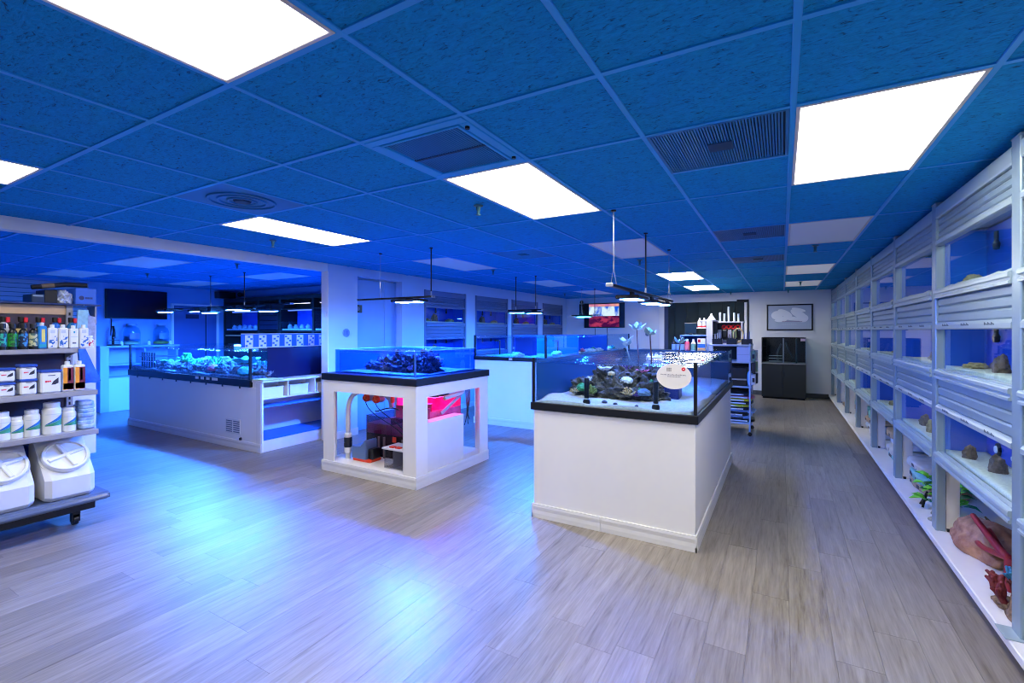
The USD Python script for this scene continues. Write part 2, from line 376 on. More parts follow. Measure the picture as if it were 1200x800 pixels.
# recessed panels
def troffer(x0, x1, y0, y1, on, label, group=None):
    t = thing('ceiling_light', label, 'ceiling light', ((x0 + x1) / 2, (y0 + y1) / 2, CEIL), group=group)
    part(t, 'frame', ring_frame(x0 + .012, x1 - .012, y0 + .012, y1 - .012, CEIL - .002, CEIL + .028, .016, .002), LAMPFRAME)
    part(t, 'diffuser', bx(x0 + .028, x1 - .028, y0 + .028, y1 - .028, CEIL + .002, CEIL + .02), (LAMP_FAR if y0 > 7 else LAMP_ON) if on else LAMP_OFF_GLOW if (x0 > 0 and y0 > 7) else LAMP_OFF)
names_on = {(-1.79, -.225): 'large bright ceiling panel cut by the top edge of the photo at left', (-1.79, 2.24): 'bright ceiling panel directly beside the louvred return vent', (.04, 2.24): 'large bright ceiling panel above the tank rack on the right',
            (-4.23, -.225): 'bright ceiling panel cut by the left edge of the photo', (-4.23, 2.24): 'bright ceiling panel beside the round-patterned square diffuser', (-1.79, 7.72): 'nearer of the two small bright panels beyond the big reef tank lamp', (-1.79, 10.16): 'farther of the two small bright panels near the dark doorway'}
for x, y in lights_on: troffer(x, x + .61, y, y + 1.22, True, names_on.get((x, y), 'bright ceiling panel directly overhead beside the near end of the rack'))
names_off = {(-1.79, 4.675): 'unlit ceiling panel over the big reef tank', (.04, 4.675): 'unlit ceiling panel, nearest of three in the row along the tank rack', (.04, 7.72): 'unlit ceiling panel, middle of three in the row along the tank rack', (.04, 10.16): 'unlit ceiling panel, farthest of three along the tank rack, above the framed picture',
             (-4.23, 4.675): 'unlit ceiling panel over the open-framed small tank, before the wall tanks', (-4.23, 7.72): 'unlit ceiling panel over the long middle tank', (-4.23, 10.16): 'farthest unlit ceiling panel, near the lit television'}
for x, y in lights_off: troffer(x, x + .61, y, y + 1.22, False, names_off[(x, y)])
for (x, y), l in zip(loff, ('unlit wide ceiling panel in the side room nearest the header beam', 'unlit wide ceiling panel in the side room above the shop shelf boxes', 'unlit wide ceiling panel in the side room right of the hanging lamp cables', 'unlit wide ceiling panel in the side room in front of the black television')):
    troffer(x, x + 1.22, y, y + .61, False, l)

# vents
t = thing('return_vent', 'framed ceiling return vent with two louvred halves beside a bright panel', 'vent', (-1.485, 1.93, CEIL))
x0, x1, y0, y1 = -1.79, -1.18, 1.62, 2.24
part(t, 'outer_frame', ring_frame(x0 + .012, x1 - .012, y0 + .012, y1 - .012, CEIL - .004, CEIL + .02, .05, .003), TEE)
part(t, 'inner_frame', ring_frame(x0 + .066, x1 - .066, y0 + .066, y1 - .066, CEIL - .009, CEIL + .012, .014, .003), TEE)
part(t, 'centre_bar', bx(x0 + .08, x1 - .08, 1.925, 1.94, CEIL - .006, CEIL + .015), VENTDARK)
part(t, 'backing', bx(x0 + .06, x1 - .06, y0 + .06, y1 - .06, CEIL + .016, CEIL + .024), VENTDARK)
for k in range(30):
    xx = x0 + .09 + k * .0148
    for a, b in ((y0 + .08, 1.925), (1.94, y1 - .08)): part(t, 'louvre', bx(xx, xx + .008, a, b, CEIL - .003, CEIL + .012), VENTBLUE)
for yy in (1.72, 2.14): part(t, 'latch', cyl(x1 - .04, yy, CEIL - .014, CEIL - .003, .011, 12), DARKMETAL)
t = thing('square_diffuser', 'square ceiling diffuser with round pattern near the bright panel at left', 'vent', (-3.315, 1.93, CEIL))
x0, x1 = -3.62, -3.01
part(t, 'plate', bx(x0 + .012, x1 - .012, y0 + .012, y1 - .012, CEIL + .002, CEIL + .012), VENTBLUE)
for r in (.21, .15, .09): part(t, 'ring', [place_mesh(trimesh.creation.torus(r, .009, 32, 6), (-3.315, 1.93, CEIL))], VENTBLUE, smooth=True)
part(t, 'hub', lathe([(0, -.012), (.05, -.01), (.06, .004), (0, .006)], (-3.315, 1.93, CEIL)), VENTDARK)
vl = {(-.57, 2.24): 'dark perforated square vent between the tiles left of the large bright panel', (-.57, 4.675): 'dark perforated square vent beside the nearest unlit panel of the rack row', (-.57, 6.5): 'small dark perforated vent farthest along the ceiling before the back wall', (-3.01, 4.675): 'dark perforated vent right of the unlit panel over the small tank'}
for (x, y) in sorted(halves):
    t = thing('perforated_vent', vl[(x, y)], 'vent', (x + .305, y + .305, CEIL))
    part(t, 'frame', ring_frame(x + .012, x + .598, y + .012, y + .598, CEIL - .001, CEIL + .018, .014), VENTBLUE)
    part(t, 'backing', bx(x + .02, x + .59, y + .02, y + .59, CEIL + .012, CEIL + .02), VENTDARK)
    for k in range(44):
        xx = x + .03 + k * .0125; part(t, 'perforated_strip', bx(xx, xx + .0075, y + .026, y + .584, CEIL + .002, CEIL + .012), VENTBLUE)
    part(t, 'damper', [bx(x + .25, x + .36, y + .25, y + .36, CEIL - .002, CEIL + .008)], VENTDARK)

# walls
def wall(name, *boxes):
    w = struct(name)
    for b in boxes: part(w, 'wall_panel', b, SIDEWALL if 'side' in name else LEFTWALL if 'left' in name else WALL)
    return w
H = CEIL + .03
LEFTWALL = M('left_wall_lamp_tint', (178, 204, 230), .6, vary=.02, vscale=1.5)  # wall colour holds a faint painted blue of the aquarium lamps
wall('wall_right', bx(XR, XR + .1, YF, YB, -.05, H))
wall('wall_back', bx(XL - .12, XR, YB, YB + .1, -.05, H))
wall('wall_front', bx(XLL, XR, YF - .1, YF, -.05, H))
SIDEWALL = M('side_wall_lamp_blue', (126, 168, 216), .6, vary=.02, vscale=1.5)  # blue lamp light is painted into the side room walls
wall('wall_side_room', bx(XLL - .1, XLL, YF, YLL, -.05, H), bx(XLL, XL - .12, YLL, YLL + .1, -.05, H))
WT = .12
wins = [(6.33, 7.58), (7.9, 9.21), (9.38, 10.72), (11.0, 12.27)]
WZ0, WZ1 = .62, 2.24
boxes = [bx(XL - WT, XL, 4.33, 4.85, 0, H), bx(XL - WT, XL, 4.85, 5.78, 2.32, H), bx(XL - WT, XL, 5.78, wins[0][0], 0, H)]
for a, b in wins: boxes += [bx(XL - WT, XL, a, b, 0, WZ0), bx(XL - WT, XL, a, b, WZ1, H)]
for (a, b), (c, d) in zip(wins, wins[1:] + [(YB, 0)]): boxes.append(bx(XL - WT, XL, b, c, 0, H))
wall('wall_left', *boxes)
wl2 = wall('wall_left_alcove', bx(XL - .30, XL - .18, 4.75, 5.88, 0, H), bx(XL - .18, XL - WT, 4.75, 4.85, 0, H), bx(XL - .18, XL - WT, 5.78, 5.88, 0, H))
tr = struct('trim_1'); part(tr, 'header_beam', bx(XL - WT, XL, YF, 4.33, 2.335, H, .004), TRIMW)
tr = struct('trim_2'); part(tr, 'corner_bead', bx(XL - WT - .004, XL + .004, 4.322, 4.338, 0, 2.335), TRIMW)
bb = struct('baseboard_back'); part(bb, 'board', bx(-.75, .95, YB - .015, YB, 0, .1), M('baseboard_grey', (72, 76, 80), .6))
bb = struct('baseboard_left'); part(bb, 'board', [bx(XL, XL + .014, a, b, 0, .1) for a, b in ((4.33, 4.85), (5.78, 12.6))], TRIMW)

# ------------------------------------------------------------------ wall of rack aquariums on the right
ADDED_STRIP = EM('added_tank_strip', (.85, .93, 1.0), 5.0)  # added unseen strips that brighten the rack tank interiors
ADDED_STRIPL = EM('added_wall_tank_strip', (.12, .3, 1.0), 1.6)  # same added strips, bluer, for the wall tanks
TAGINK = M('tag_print', (70, 84, 96), .6)
DISCW = M('disc_white', (225, 228, 230), .4)
ORD = ['first', 'second', 'third', 'fourth', 'fifth', 'sixth', 'seventh']

def rack_bay(t, w, rows, top, base, depth, strip, header_slats, own_post=True, floor_z=None, discs=None, RACKW=RACKW, RACKLIP=RACKLIP):
    """One bay in its own axes: x goes into the rack, y along it from 0 to w. rows: (glass top, glass bottom) from the top down."""
    pz = top
    if own_post:
        prof = [(-.004, w - .045), (.0, w - .05), (.012, w - .05), (.012, w - .044), (.05, w - .044), (.05, w + .044), (.012, w + .044), (.012, w + .05), (0, w + .05), (-.004, w + .045)]
        lpart(t, 'post', prism(prof, top + .02 - base, 'xy', (0, 0, base)), RACKW)
        lpart(t, 'post_cap', bx(-.007, .053, w - .053, w + .053, top + .018, top + .03, .004), RACKW)
        if floor_z is not None:
            lpart(t, 'leg_panel', bx(.055, .13, w - .03, w + .03, base, rows[-1][1] - .09, .002), TRIMW)
            lpart(t, 'leg_foot', cyl(.07, w - .036, base, base + .02, .012, 10), BLACK)
    a, b = (.0505, w - .0505)
    lpart(t, 'top_rail', rail([(.0, top - .09), (-.004, top - .08), (-.004, top - .012), (.004, top), (.045, top), (.045, top - .09)], a, b, 'y'), RACKLIP)
    def slats(z1, z0, n, name='slat'):
        h = (z1 - z0) / n
        for k in range(n):
            zb, zt = z0 + k * h, z0 + (k + 1) * h
            lpart(t, name, rail([(.016, zb + .003), (.010, zb + .010), (.010, zt - .012), (.018, zt - .001), (.032, zt - .001), (.032, zb + .001), (.018, zb + .001)], a, b, 'y'), RACKW)
    def lip(z1, z0, tags):
        lpart(t, 'lip_rail', rail([(.004, z0), (-.006, z0 + .006), (-.006, z1 - .02), (.002, z1 - .008), (.010, z1), (.034, z1), (.034, z0)], a, b, 'y'), RACKLIP)
        if tags:
            for f in (.16, .46, .76): 
                lpart(t, 'printed_tag', [bx(-.0066, -.0056, a + f * (b - a) + q * .016, a + f * (b - a) + q * .016 + .011, z0 + .022, z0 + .029 + .004 * ((q * 7) % 3)) for q in range(9)], TAGINK)
    prev = top - .09
    for k, (g1, g0) in enumerate(rows):
        n = header_slats if k == 0 else 3
        lipz = g1 + .05
        slats(prev, lipz, n); lip(lipz, g1, k > 0)
        # the tank behind
        lpart(t, 'glass_pane', bx(.036, .044, a, b, g0 - .045, g1 + .045), GLASS)
        lpart(t, 'back_panel', bx(depth - .02, depth, a, b, g0 - .05, g1 + .09), ACRBLUE)
        for yy in (a - .006, b - .004): lpart(t, 'side_panel', bx(.046, depth - .02, yy, yy + .01, g0 - .05, g1 + .09), ACRBLUE2)
        lpart(t, 'tank_floor', bx(.036, depth, a, b, g0 - .062, g0 - .05), RACKW)
        lpart(t, 'sand_bed', sheet_top(.048, depth - .022, a + .008, b - .008, g0 - .049, g0 - .012, .016, k + 3, 8, 20, 9), SANDT, smooth=True)
        lpart(t, 'tank_lid', bx(.036, depth, a, b, g1 + .10, g1 + .112), RACKW)
        lpart(t, 'light_strip', bx(.07, .13, a + .12, b - .12, g1 + .085, g1 + .099), strip)  # added lamp behind the slats, out of view
        for f in (.22, .5, .8):
            if k < 2: lpart(t, 'return_nozzle', lathe([(0, -.06), (.016, -.055), (.02, -.02), (.012, 0), (.012, .06), (0, .06)], (depth - .045, a + f * (b - a), g1 - .025), 12), BLACK)
        if discs and k == 2:
            for f, r in ((.83, .03), (.63, .018), (.5, .034), (.28, .022), (.14, .036)):
                d = lathe([(0, 0), (r * 1.4, 0), (r * 1.4, .01), (r, .014), (0, .014)], seg=20); d.apply_transform(trimesh.transformations.rotation_matrix(-PI / 2, [0, 1, 0])); d.apply_translation([depth - .021, a + f * (b - a), g0 + .055])
                e = lathe([(0, .014), (r * .8, .014), (r * .7, .02), (0, .02)], seg=16); e.apply_transform(trimesh.transformations.rotation_matrix(-PI / 2, [0, 1, 0])); e.apply_translation([depth - .021, a + f * (b - a), g0 + .055])
                q = lpart(t, 'flow_disc', d, BLACK); lpart(q, 'disc_face', e, DISCW)
        led = g0 - .03
        lpart(t, 'ledge', rail([(.034, led), (.006, led), (.006, led - .006), (-.014, led - .010), (-.018, led - .018), (-.018, led - .034), (-.008, led - .040), (-.008, led - .052), (-.016, led - .058), (-.016, led - .070), (.034, led - .070)], a, b, 'y'), RACKLIP)
        prev = led - .070
    return t

RB = 1.37
rack0 = thing('rack_aquarium', 'x', 'fish tank rack')
rack_bay(rack0, RB, [(2.12, 1.845), (1.528, 1.285), (.952, .70)], 2.40, .102, .28, ADDED_STRIP, 3, floor_z=True, discs=True)
rk = Repeat(rack0)
RX = .95
ys = [1.70 + RB * k for k in range(8)]
for k, y in enumerate(ys):
    rk.at((RX, y, 0), 0, 'rack bay beyond the right edge of the photo with only its end post in view' if k == 0 else f'{ORD[k - 1]} white rack bay of three stacked blue fish tanks, counted from the camera' if k < 7 else 'white rack bay of stacked blue fish tanks touching the back wall', 'fish tank rack along the right wall', (1, (YB - .06 - y) / RB if k == 7 else 1, 1))

t = thing('rack_plinth', 'long low white plinth shelf carrying the right-hand fish tank rack', 'plinth', (RX, 1.5, 0))
part(t, 'top_board', rail([(.905, .102), (.90, .098), (.90, .062), (.905, .058), (XR - .002, .058), (XR - .002, .102)], 1.55, YB - .002, 'y'), TRIMW)
part(t, 'kick_board', bx(.945, .965, 1.56, YB - .002, 0, .058), M('kick_navy', (34, 44, 84), .6))
part(t, 'end_board', bx(.955, XR - .002, 1.55, 1.57, 0, .058), TRIMW)
part(t, 'post_foot', bx(.89, 1.02, 3.0, 3.13, .1021, .108, .002), RACKLIP)

# rocks standing in the rack tanks
rp = {}
for n, (sd, r, m, lab) in dict(tan_rock=(1, (.05, .06, .05), ROCKTAN, 'tan'), brown_spire_rock=(2, (.045, .05, .085), ROCKBROWN, 'brown'), flat_rock=(3, (.06, .085, .035), ROCKTAN, 'flat'), pale_spire_rock=(4, (.04, .045, .08), ROCKTAN, 'pale')).items():
    t = thing(n, 'x', 'rock'); lpart(t, 'stone', blob(sd, *r, amp=.5, freq=2.4), m, smooth=50); rp[n] = Repeat(t)
rnd = random.Random(21)
rowz = [1.845 - .012, 1.285 - .012, .70 - .012]
plan = {(1, 0): [('tan_rock', .80, 1), ('flat_rock', .66, .8)], (1, 1): [('flat_rock', .84, 1.0), ('brown_spire_rock', .56, 1.1), ('tan_rock', .22, .9)], (1, 2): [('brown_spire_rock', .80, .95), ('brown_spire_rock', .55, 1.05), ('flat_rock', .13, 1.2)],
        (2, 0): [('tan_rock', .3, 1), ('tan_rock', .55, .7), ('flat_rock', .12, 1)], (2, 1): [('tan_rock', .2, .9), ('brown_spire_rock', .45, 1.0), ('flat_rock', .75, .7)], (2, 2): [('pale_spire_rock', .2, 1.25), ('pale_spire_rock', .45, 1.1), ('brown_spire_rock', .72, 1.0)]}
rows_n = ('top', 'middle', 'bottom')
for bay in range(1, 7):
    for r in range(3):
        items = plan.get((bay, r)) or [(rnd.choice(('tan_rock', 'pale_spire_rock', 'brown_spire_rock', 'flat_rock')), .18 + .26 * q + rnd.uniform(-.05, .05), rnd.uniform(.8, 1.15)) for q in range(3)]
        cnt = {}
        for n, f, s in items: cnt[n] = cnt.get(n, 0) + 1
        for n, f, s in items:
            x = RX + .11 + rnd.uniform(0, .07) + (.03 if n == 'flat_rock' else 0); kind = n.replace('_', ' ')
            fs = sorted(q for m, q, _ in items if m == n); pos = '' if cnt[n] == 1 else ('nearer ', 'farther ')[fs.index(f)] if cnt[n] == 2 else ('nearest ', 'middle ', 'farthest ')[fs.index(f)]
            rp[n].at((x, ys[bay] + .05 + f * (RB - .1), rowz[r] - .006), rnd.uniform(0, 6), f'{pos}{kind} in the {rows_n[r]} tank of the {ORD[bay - 1]} rack bay from the camera', f'rocks in the {rows_n[r]} tank of the {ORD[bay - 1]} rack bay' if cnt[n] > 1 else None, (.78 * s, .78 * s, .8 * s))

# things lying on the plinth below the tanks
PZ = .102
def single(name, label, catg, mesh, mat, pname, loc, smooth=50, group=None):
    t = thing(name, label, catg, loc, group=group); lpart(t, pname, mesh, mat, smooth=smooth); return t
RED = M('deep_red_coral', (150, 26, 40), .6, vary=.2, vscale=30); DKRED = M('dark_red_coral', (110, 34, 42), .7, vary=.25, vscale=40)
ORANGE = M('orange_plastic', (225, 96, 30), .5); LEAF = M('plant_green', (120, 220, 70), .5, vary=.3, vscale=18); LEAFD = M('plant_dark_green', (24, 120, 70), .5)
YEL = M('yellow_sponge', (200, 178, 90), .8, vary=.15, vscale=40); TEAL = M('teal_plastic', (60, 140, 190), .5)
t = thing('red_rock', 'large reddish-brown rock lying under the first rack bay', 'rock', (1.14, 4.12, PZ)); 
b = blob(11, .15, .27, .14, amp=.38, freq=1.3, sub=4); lpart(t, 'boulder', b, ROCKRED, smooth=40)
t = thing('mauve_rock', 'grey mauve rock behind the large reddish rock under the first bay', 'rock', (1.36, 3.95, PZ)); lpart(t, 'boulder', blob(14, .12, .18, .17, amp=.35, freq=1.4, sub=4), ROCKMAUVE, smooth=40)
t = thing('red_coral_ornament', 'forked dark red coral ornament leaning over the reddish rock', 'coral ornament', (1.06, 3.62, PZ))
base = np.array([.02, -.04, .17])
for e, r in (((-.03, .34, .27), .022), ((-.02, .30, .12), .02), ((.02, .26, .22), .018)):
    lpart(t, 'branch', tube(bez(base, base + [0, .12, -.02], np.array(e) - [0, .1, .01], e), np.linspace(r, r * .7, 10)), RED, smooth=True)
lpart(t, 'stem', tube([(.03, -.05, 0), (.02, -.05, .1), base], [.035, .028, .024]), RED, smooth=True)
t = thing('orange_strap', 'orange and black slotted plastic strip behind the red coral ornament', 'plastic strip', (1.3, 3.5, PZ))
m = [bx(-.012, .012, -.14, .14, 0, .05, .004)]; lpart(t, 'strip', place_mesh(cat(m), (0, 0, .22), .15), ORANGE); 
for q in range(5): lpart(t, 'slot', bx(-.0135, -.011, -.11 + q * .05, -.075 + q * .05, .228, .262), BLACK)
lpart(t, 'stake', bx(-.01, .01, -.02, .02, 0, .24), BLACK)
t = thing('blue_figurine', 'small blue and white branching ornament beside the yellow sponge', 'ornament', (1.10, 3.42, PZ)); lpart(t, 'branch_cluster', branchy(5, .2, 4, .016, .35), TEAL, smooth=True); lpart(t, 'foot', blob(9, .05, .05, .03), RUBBLE)
t = thing('yellow_sponge', 'yellow sponge ornament on a dark rock, cut by the first rack post', 'ornament', (1.07, 3.24, PZ)); lpart(t, 'sponge', place_mesh(blob(31, .055, .06, .1, amp=.3), (.01, 0, .07)), YEL, smooth=60); lpart(t, 'base_rock', blob(32, .1, .15, .06, amp=.35), ROCKBROWN, smooth=40)
t = thing('finger_coral_ornament', 'dark red stubby finger coral ornament at the front of the plinth', 'coral ornament', (1.02, 3.36, PZ)); lpart(t, 'fingers', branchy(8, .17, 7, .021, .75), DKRED, smooth=True); lpart(t, 'base_rock', blob(33, .07, .07, .03), ROCKBROWN, smooth=40)
t = thing('potted_plant_ornament', 'bright green leafy aquarium plant on the plinth under the second bay', 'plant', (1.08, 4.80, PZ))
rnd = random.Random(4)
for k in range(34):
    a = rnd.uniform(0, 2 * PI); h = rnd.uniform(.07, .27); L = rnd.uniform(.07, .11); r = rnd.uniform(.02, .11); dx, dy = math.cos(a), math.sin(a)
    lf = prism([(0, 0), (L * .3, .36 * L), (L * .65, .32 * L), (L, 0), (L * .65, -.32 * L), (L * .3, -.36 * L)], .0015, 'xy'); lf.vertices[:, 2] += .25 * L * np.sin(lf.vertices[:, 0] / L * PI); lf = lf.subdivide()
    lf.apply_transform(trimesh.transformations.rotation_matrix(rnd.uniform(-.5, .5), [0, 1, 0])); lf = place_mesh(lf, (dx * r, dy * r, h), a)
    lpart(t, 'leaf', lf, LEAF if k % 4 else LEAFD)
    lpart(t, 'stalk', tube(bez((0, 0, .02), (0, 0, h * .5), (dx * r * .5, dy * r * .5, h), (dx * r, dy * r, h), 6), .003, 5), LEAFD)
lpart(t, 'base_rock', blob(41, .05, .06, .04), ROCKBROWN, smooth=40)
t = thing('sea_star_ornament', 'black star-shaped ornament in front of the green plant', 'ornament', (.985, 4.92, PZ))
pts = [(math.cos(PI / 2 + k * PI / 5) * (.07 if k % 2 == 0 else .022), math.sin(PI / 2 + k * PI / 5) * (.07 if k % 2 == 0 else .022)) for k in range(10)]
st = prism(pts, .015, 'yz', (0, 0, .06)); st.apply_transform(trimesh.transformations.rotation_matrix(.3, [0, 1, 0])); st.apply_translation([-.02, 0, .008]); lpart(t, 'star', st, BLACKMAT)
t = thing('driftwood_twig', 'short dark twig lying behind the leg under the first bay', 'twig', (1.32, 4.75, PZ)); lpart(t, 'stick', tube([(0, -.09, .012), (0, 0, .016), (.01, .1, .012)], [.009, .011, .006]), ROCKBROWN, smooth=True)
t = thing('rubble_patch', 'little pile of grey coral rubble beside the second rack post', 'rubble', (1.02, 4.66, PZ), kind='stuff')
rnd = random.Random(9); lpart(t, 'chips', [place_mesh(blob(60 + k, .03, .035, .018, sub=2), (rnd.uniform(-.05, .07), rnd.uniform(-.12, .12), 0), rnd.uniform(0, 3)) for k in range(12)], M('rubble_grey', (150, 150, 140), .9, vary=.2, vscale=30), smooth=50)
# bags of sand and flat boxes stacked under the farther bays
BAGS = [M('bag_pale', (200, 198, 192), .5, vary=.12, vscale=9), M('bag_white_blue', (214, 220, 228), .4, rgb2=(120, 160, 200), vscale=7), M('bag_tan', (176, 150, 120), .5, vary=.2, vscale=12), M('bag_teal', (120, 190, 190), .4, vary=.2, vscale=10)]
DARKSEAM = M('bag_dark_print', (40, 42, 50), .5)
def bag_mesh(seed, lx_, ly_, lz_):
    m = trimesh.creation.icosphere(3); v = m.vertices; e = .45
    v = np.sign(v) * np.abs(v)**e * [lx_ / 2, ly_ / 2, lz_ / 2]; v *= (1 + .16 * (meshkit.fbm(v * 9 + seed, 3, seed) - .5))[:, None]; v[:, 2] -= v[:, 2].min(); m.vertices = v; return m
bagw = []
for q in range(4):
    t = thing('sand_bag', 'x', 'bag'); lpart(t, 'sack', bag_mesh(q, .34, .5, .085), BAGS[q], smooth=60); lpart(t, 'printed_panel', bx(-.168, -.160, -.13, .13, .028, .055), DARKSEAM); bagw.append(Repeat(t))
rnd = random.Random(12)
for bay, n in ((2, 3), (3, 4), (4, 4), (5, 4), (6, 3), (7, 3)):
    y0 = ys[bay] + (1.02 if bay == 2 else .70); z = PZ
    for q in range(n):
        pos = 'bottom' if q == 0 else 'top' if q == n - 1 else ('second' if q == 1 else 'third')
        bagw[(q + bay) % 4].at((1.20 + rnd.uniform(-.03, .03), y0 + rnd.uniform(-.05, .05), z), rnd.uniform(-.12, .12), f'{pos} bag of the sand bag stack under the {ORD[bay - 1]} rack bay from the camera'); z += .0835

# ------------------------------------------------------------------ tanks set in the left wall
wp = thing('wall_aquarium', 'x', 'built-in aquarium')
WW = 1.25
rack_bay(wp, WW, [(1.93, 1.70), (1.36, 1.13), (.86, .70)], 2.235, .62, .30, ADDED_STRIPL, 5, own_post=False, RACKW=M('wall_tank_panel', (84, 104, 140), .4), RACKLIP=M('wall_tank_ledge', (96, 118, 156), .4))
for c0 in (0, WW - .045): lpart(wp, 'casing', bx(-.006, .03, c0, c0 + .045, .62, 2.24, .003), M('wall_tank_panel', (84, 104, 140), .4))
ww = Repeat(wp)
for k, (a, b) in enumerate(wins): ww.at((XL + .004, b, 0), PI, ['nearest wall aquarium beside the blue alcove doors', 'second wall aquarium from the blue alcove doors', 'third wall aquarium, behind the twin hanging lamps', 'farthest wall aquarium next to the back corner'][k], 'aquariums set into the left wall', (1, (b - a) / WW, 1))
for k, (a, b) in enumerate(wins):
    for q in range(2 if k else 3):
        for r, z in enumerate((1.70, 1.13)):
            if r and k: continue
            f = (.25, .62, .82)[q]
            rp['brown_spire_rock' if q % 2 else 'flat_rock'].at((XL - .16, b - f * (b - a), z - .018), q * 2., f'{"spire" if q % 2 else "nearer flat" if q == 2 else "flat"} rock in the {"upper" if r == 0 else "middle"} tank of the {ORD[k]} wall aquarium', None, (1.2, 1.2, 1.2))

# alcove double door and sign, paper wall fixtures
DOORBLUE = M('door_blue_grey', (130, 175, 225), .5)
dr = struct('door_1')
part(dr, 'door_leaf', bx(XL - .175, XL - .14, 4.862, 5.525, .01, 2.30, .004), DOORBLUE); part(dr, 'door_leaf', bx(XL - .175, XL - .14, 5.532, 5.768, .01, 2.30, .004), DOORBLUE)
part(dr, 'door_frame', [bx(XL - .175, XL - .125, 4.85, 4.862, 0, 2.32), bx(XL - .175, XL - .125, 5.768, 5.78, 0, 2.32)], DOORBLUE)
t = thing('door_sign', 'small black sign plate on the blue alcove door', 'sign', (XL - .14, 4.98, 1.78)); part(t, 'plate', bx(XL - .1395, XL - .133, 4.90, 5.06, 1.79, 1.91, .002), BLACK); part(t, 'emblem', place_mesh(trimesh.creation.cylinder(.03, .002, sections=24), (0, 0, 0)).apply_transform(trimesh.transformations.rotation_matrix(PI / 2, [0, 1, 0])).apply_translation([XL - .132, 4.98, 1.85]), M('sign_grey', (90, 96, 110), .5))
t = thing('round_wall_plaque', 'round grey-blue relief plaque on the white wall end by the alcove', 'plaque', (XL, 4.64, 1.49))
R0 = trimesh.transformations.rotation_matrix(PI / 2, [0, 1, 0])
d = lathe([(0, 0), (.06, 0), (.06, .008), (.052, .014), (0, .014)], seg=36); d.apply_transform(R0); d.apply_translation([XL, 4.64, 1.49]); PLQ = M('plaque_blue_grey', (110, 140, 175), .6); part(t, 'disc', d, PLQ)
for q in range(5): part(t, 'relief_bar', bx(XL + .012, XL + .02, 4.64 - .045 + q * .02, 4.64 - .037 + q * .02, 1.455, 1.525, .002), M('plaque_dark', (70, 98, 135), .6))
t = thing('wall_switch', 'small oval switch plate on the wall end edge beside the opening', 'switch', (XL - .06, 4.33, 1.75)); part(t, 'plate', bx(XL - .085, XL - .035, 4.314, 4.322, 1.70, 1.79, .003), TRIMW); part(t, 'toggle', bx(XL - .066, XL - .054, 4.304, 4.316, 1.735, 1.755, .002), TRIMW)

# ------------------------------------------------------------------ shared tank pieces
def glass_box(t, x0, x1, y0, y1, z0, z1, th=.01, seals=(), seal_w=.014, water=None, glass=None):
    GLASS = glass or globals()['GLASS']
    part(t, 'glass_pane', bx(x0, x1, y0, y0 + th, z0, z1), GLASS); part(t, 'glass_pane', bx(x0, x1, y1 - th, y1, z0, z1), GLASS)
    part(t, 'glass_pane', bx(x0, x0 + th, y0 + th, y1 - th, z0, z1), GLASS); part(t, 'glass_pane', bx(x1 - th, x1, y0 + th, y1 - th, z0, z1), GLASS)
    for (sx, sy) in seals: part(t, 'corner_seal', bx(sx - seal_w / 2, sx + seal_w / 2, sy - seal_w / 2, sy + seal_w / 2, z0, z1 + .002, .002), BLACK)
    if water: 
        m = sheet_top(x0 + th, x1 - th, y0 + th, y1 - th, water - .004, water, .004, int(abs(x0 * 100)) % 50, 30, 40, 5); part(t, 'water_surface', m, WATER, smooth=True)
def base_boards(t, x0, x1, y0, y1, h, th, sides):
    wav = lambda a, b, along, u, s: rail([(u, 0), (u - s * th, 0), (u - s * th, h * .3), (u - s * th * .8, h * .55), (u - s * th, h * .8), (u - s * th * .7, h), (u, h)], a, b, along)
    if 'front' in sides: 
        xs = sides['front']
        for a, b in zip(xs, xs[1:]): part(t, 'base_board', wav(a + .0015, b - .0015, 'x', y0, 1), TRIMW)
    if 'right' in sides: part(t, 'base_board', wav(y0 - th, y1, 'y', x1, -1), TRIMW)
    if 'left' in sides: part(t, 'base_board', wav(y0 - th, y1, 'y', x0, 1), TRIMW)

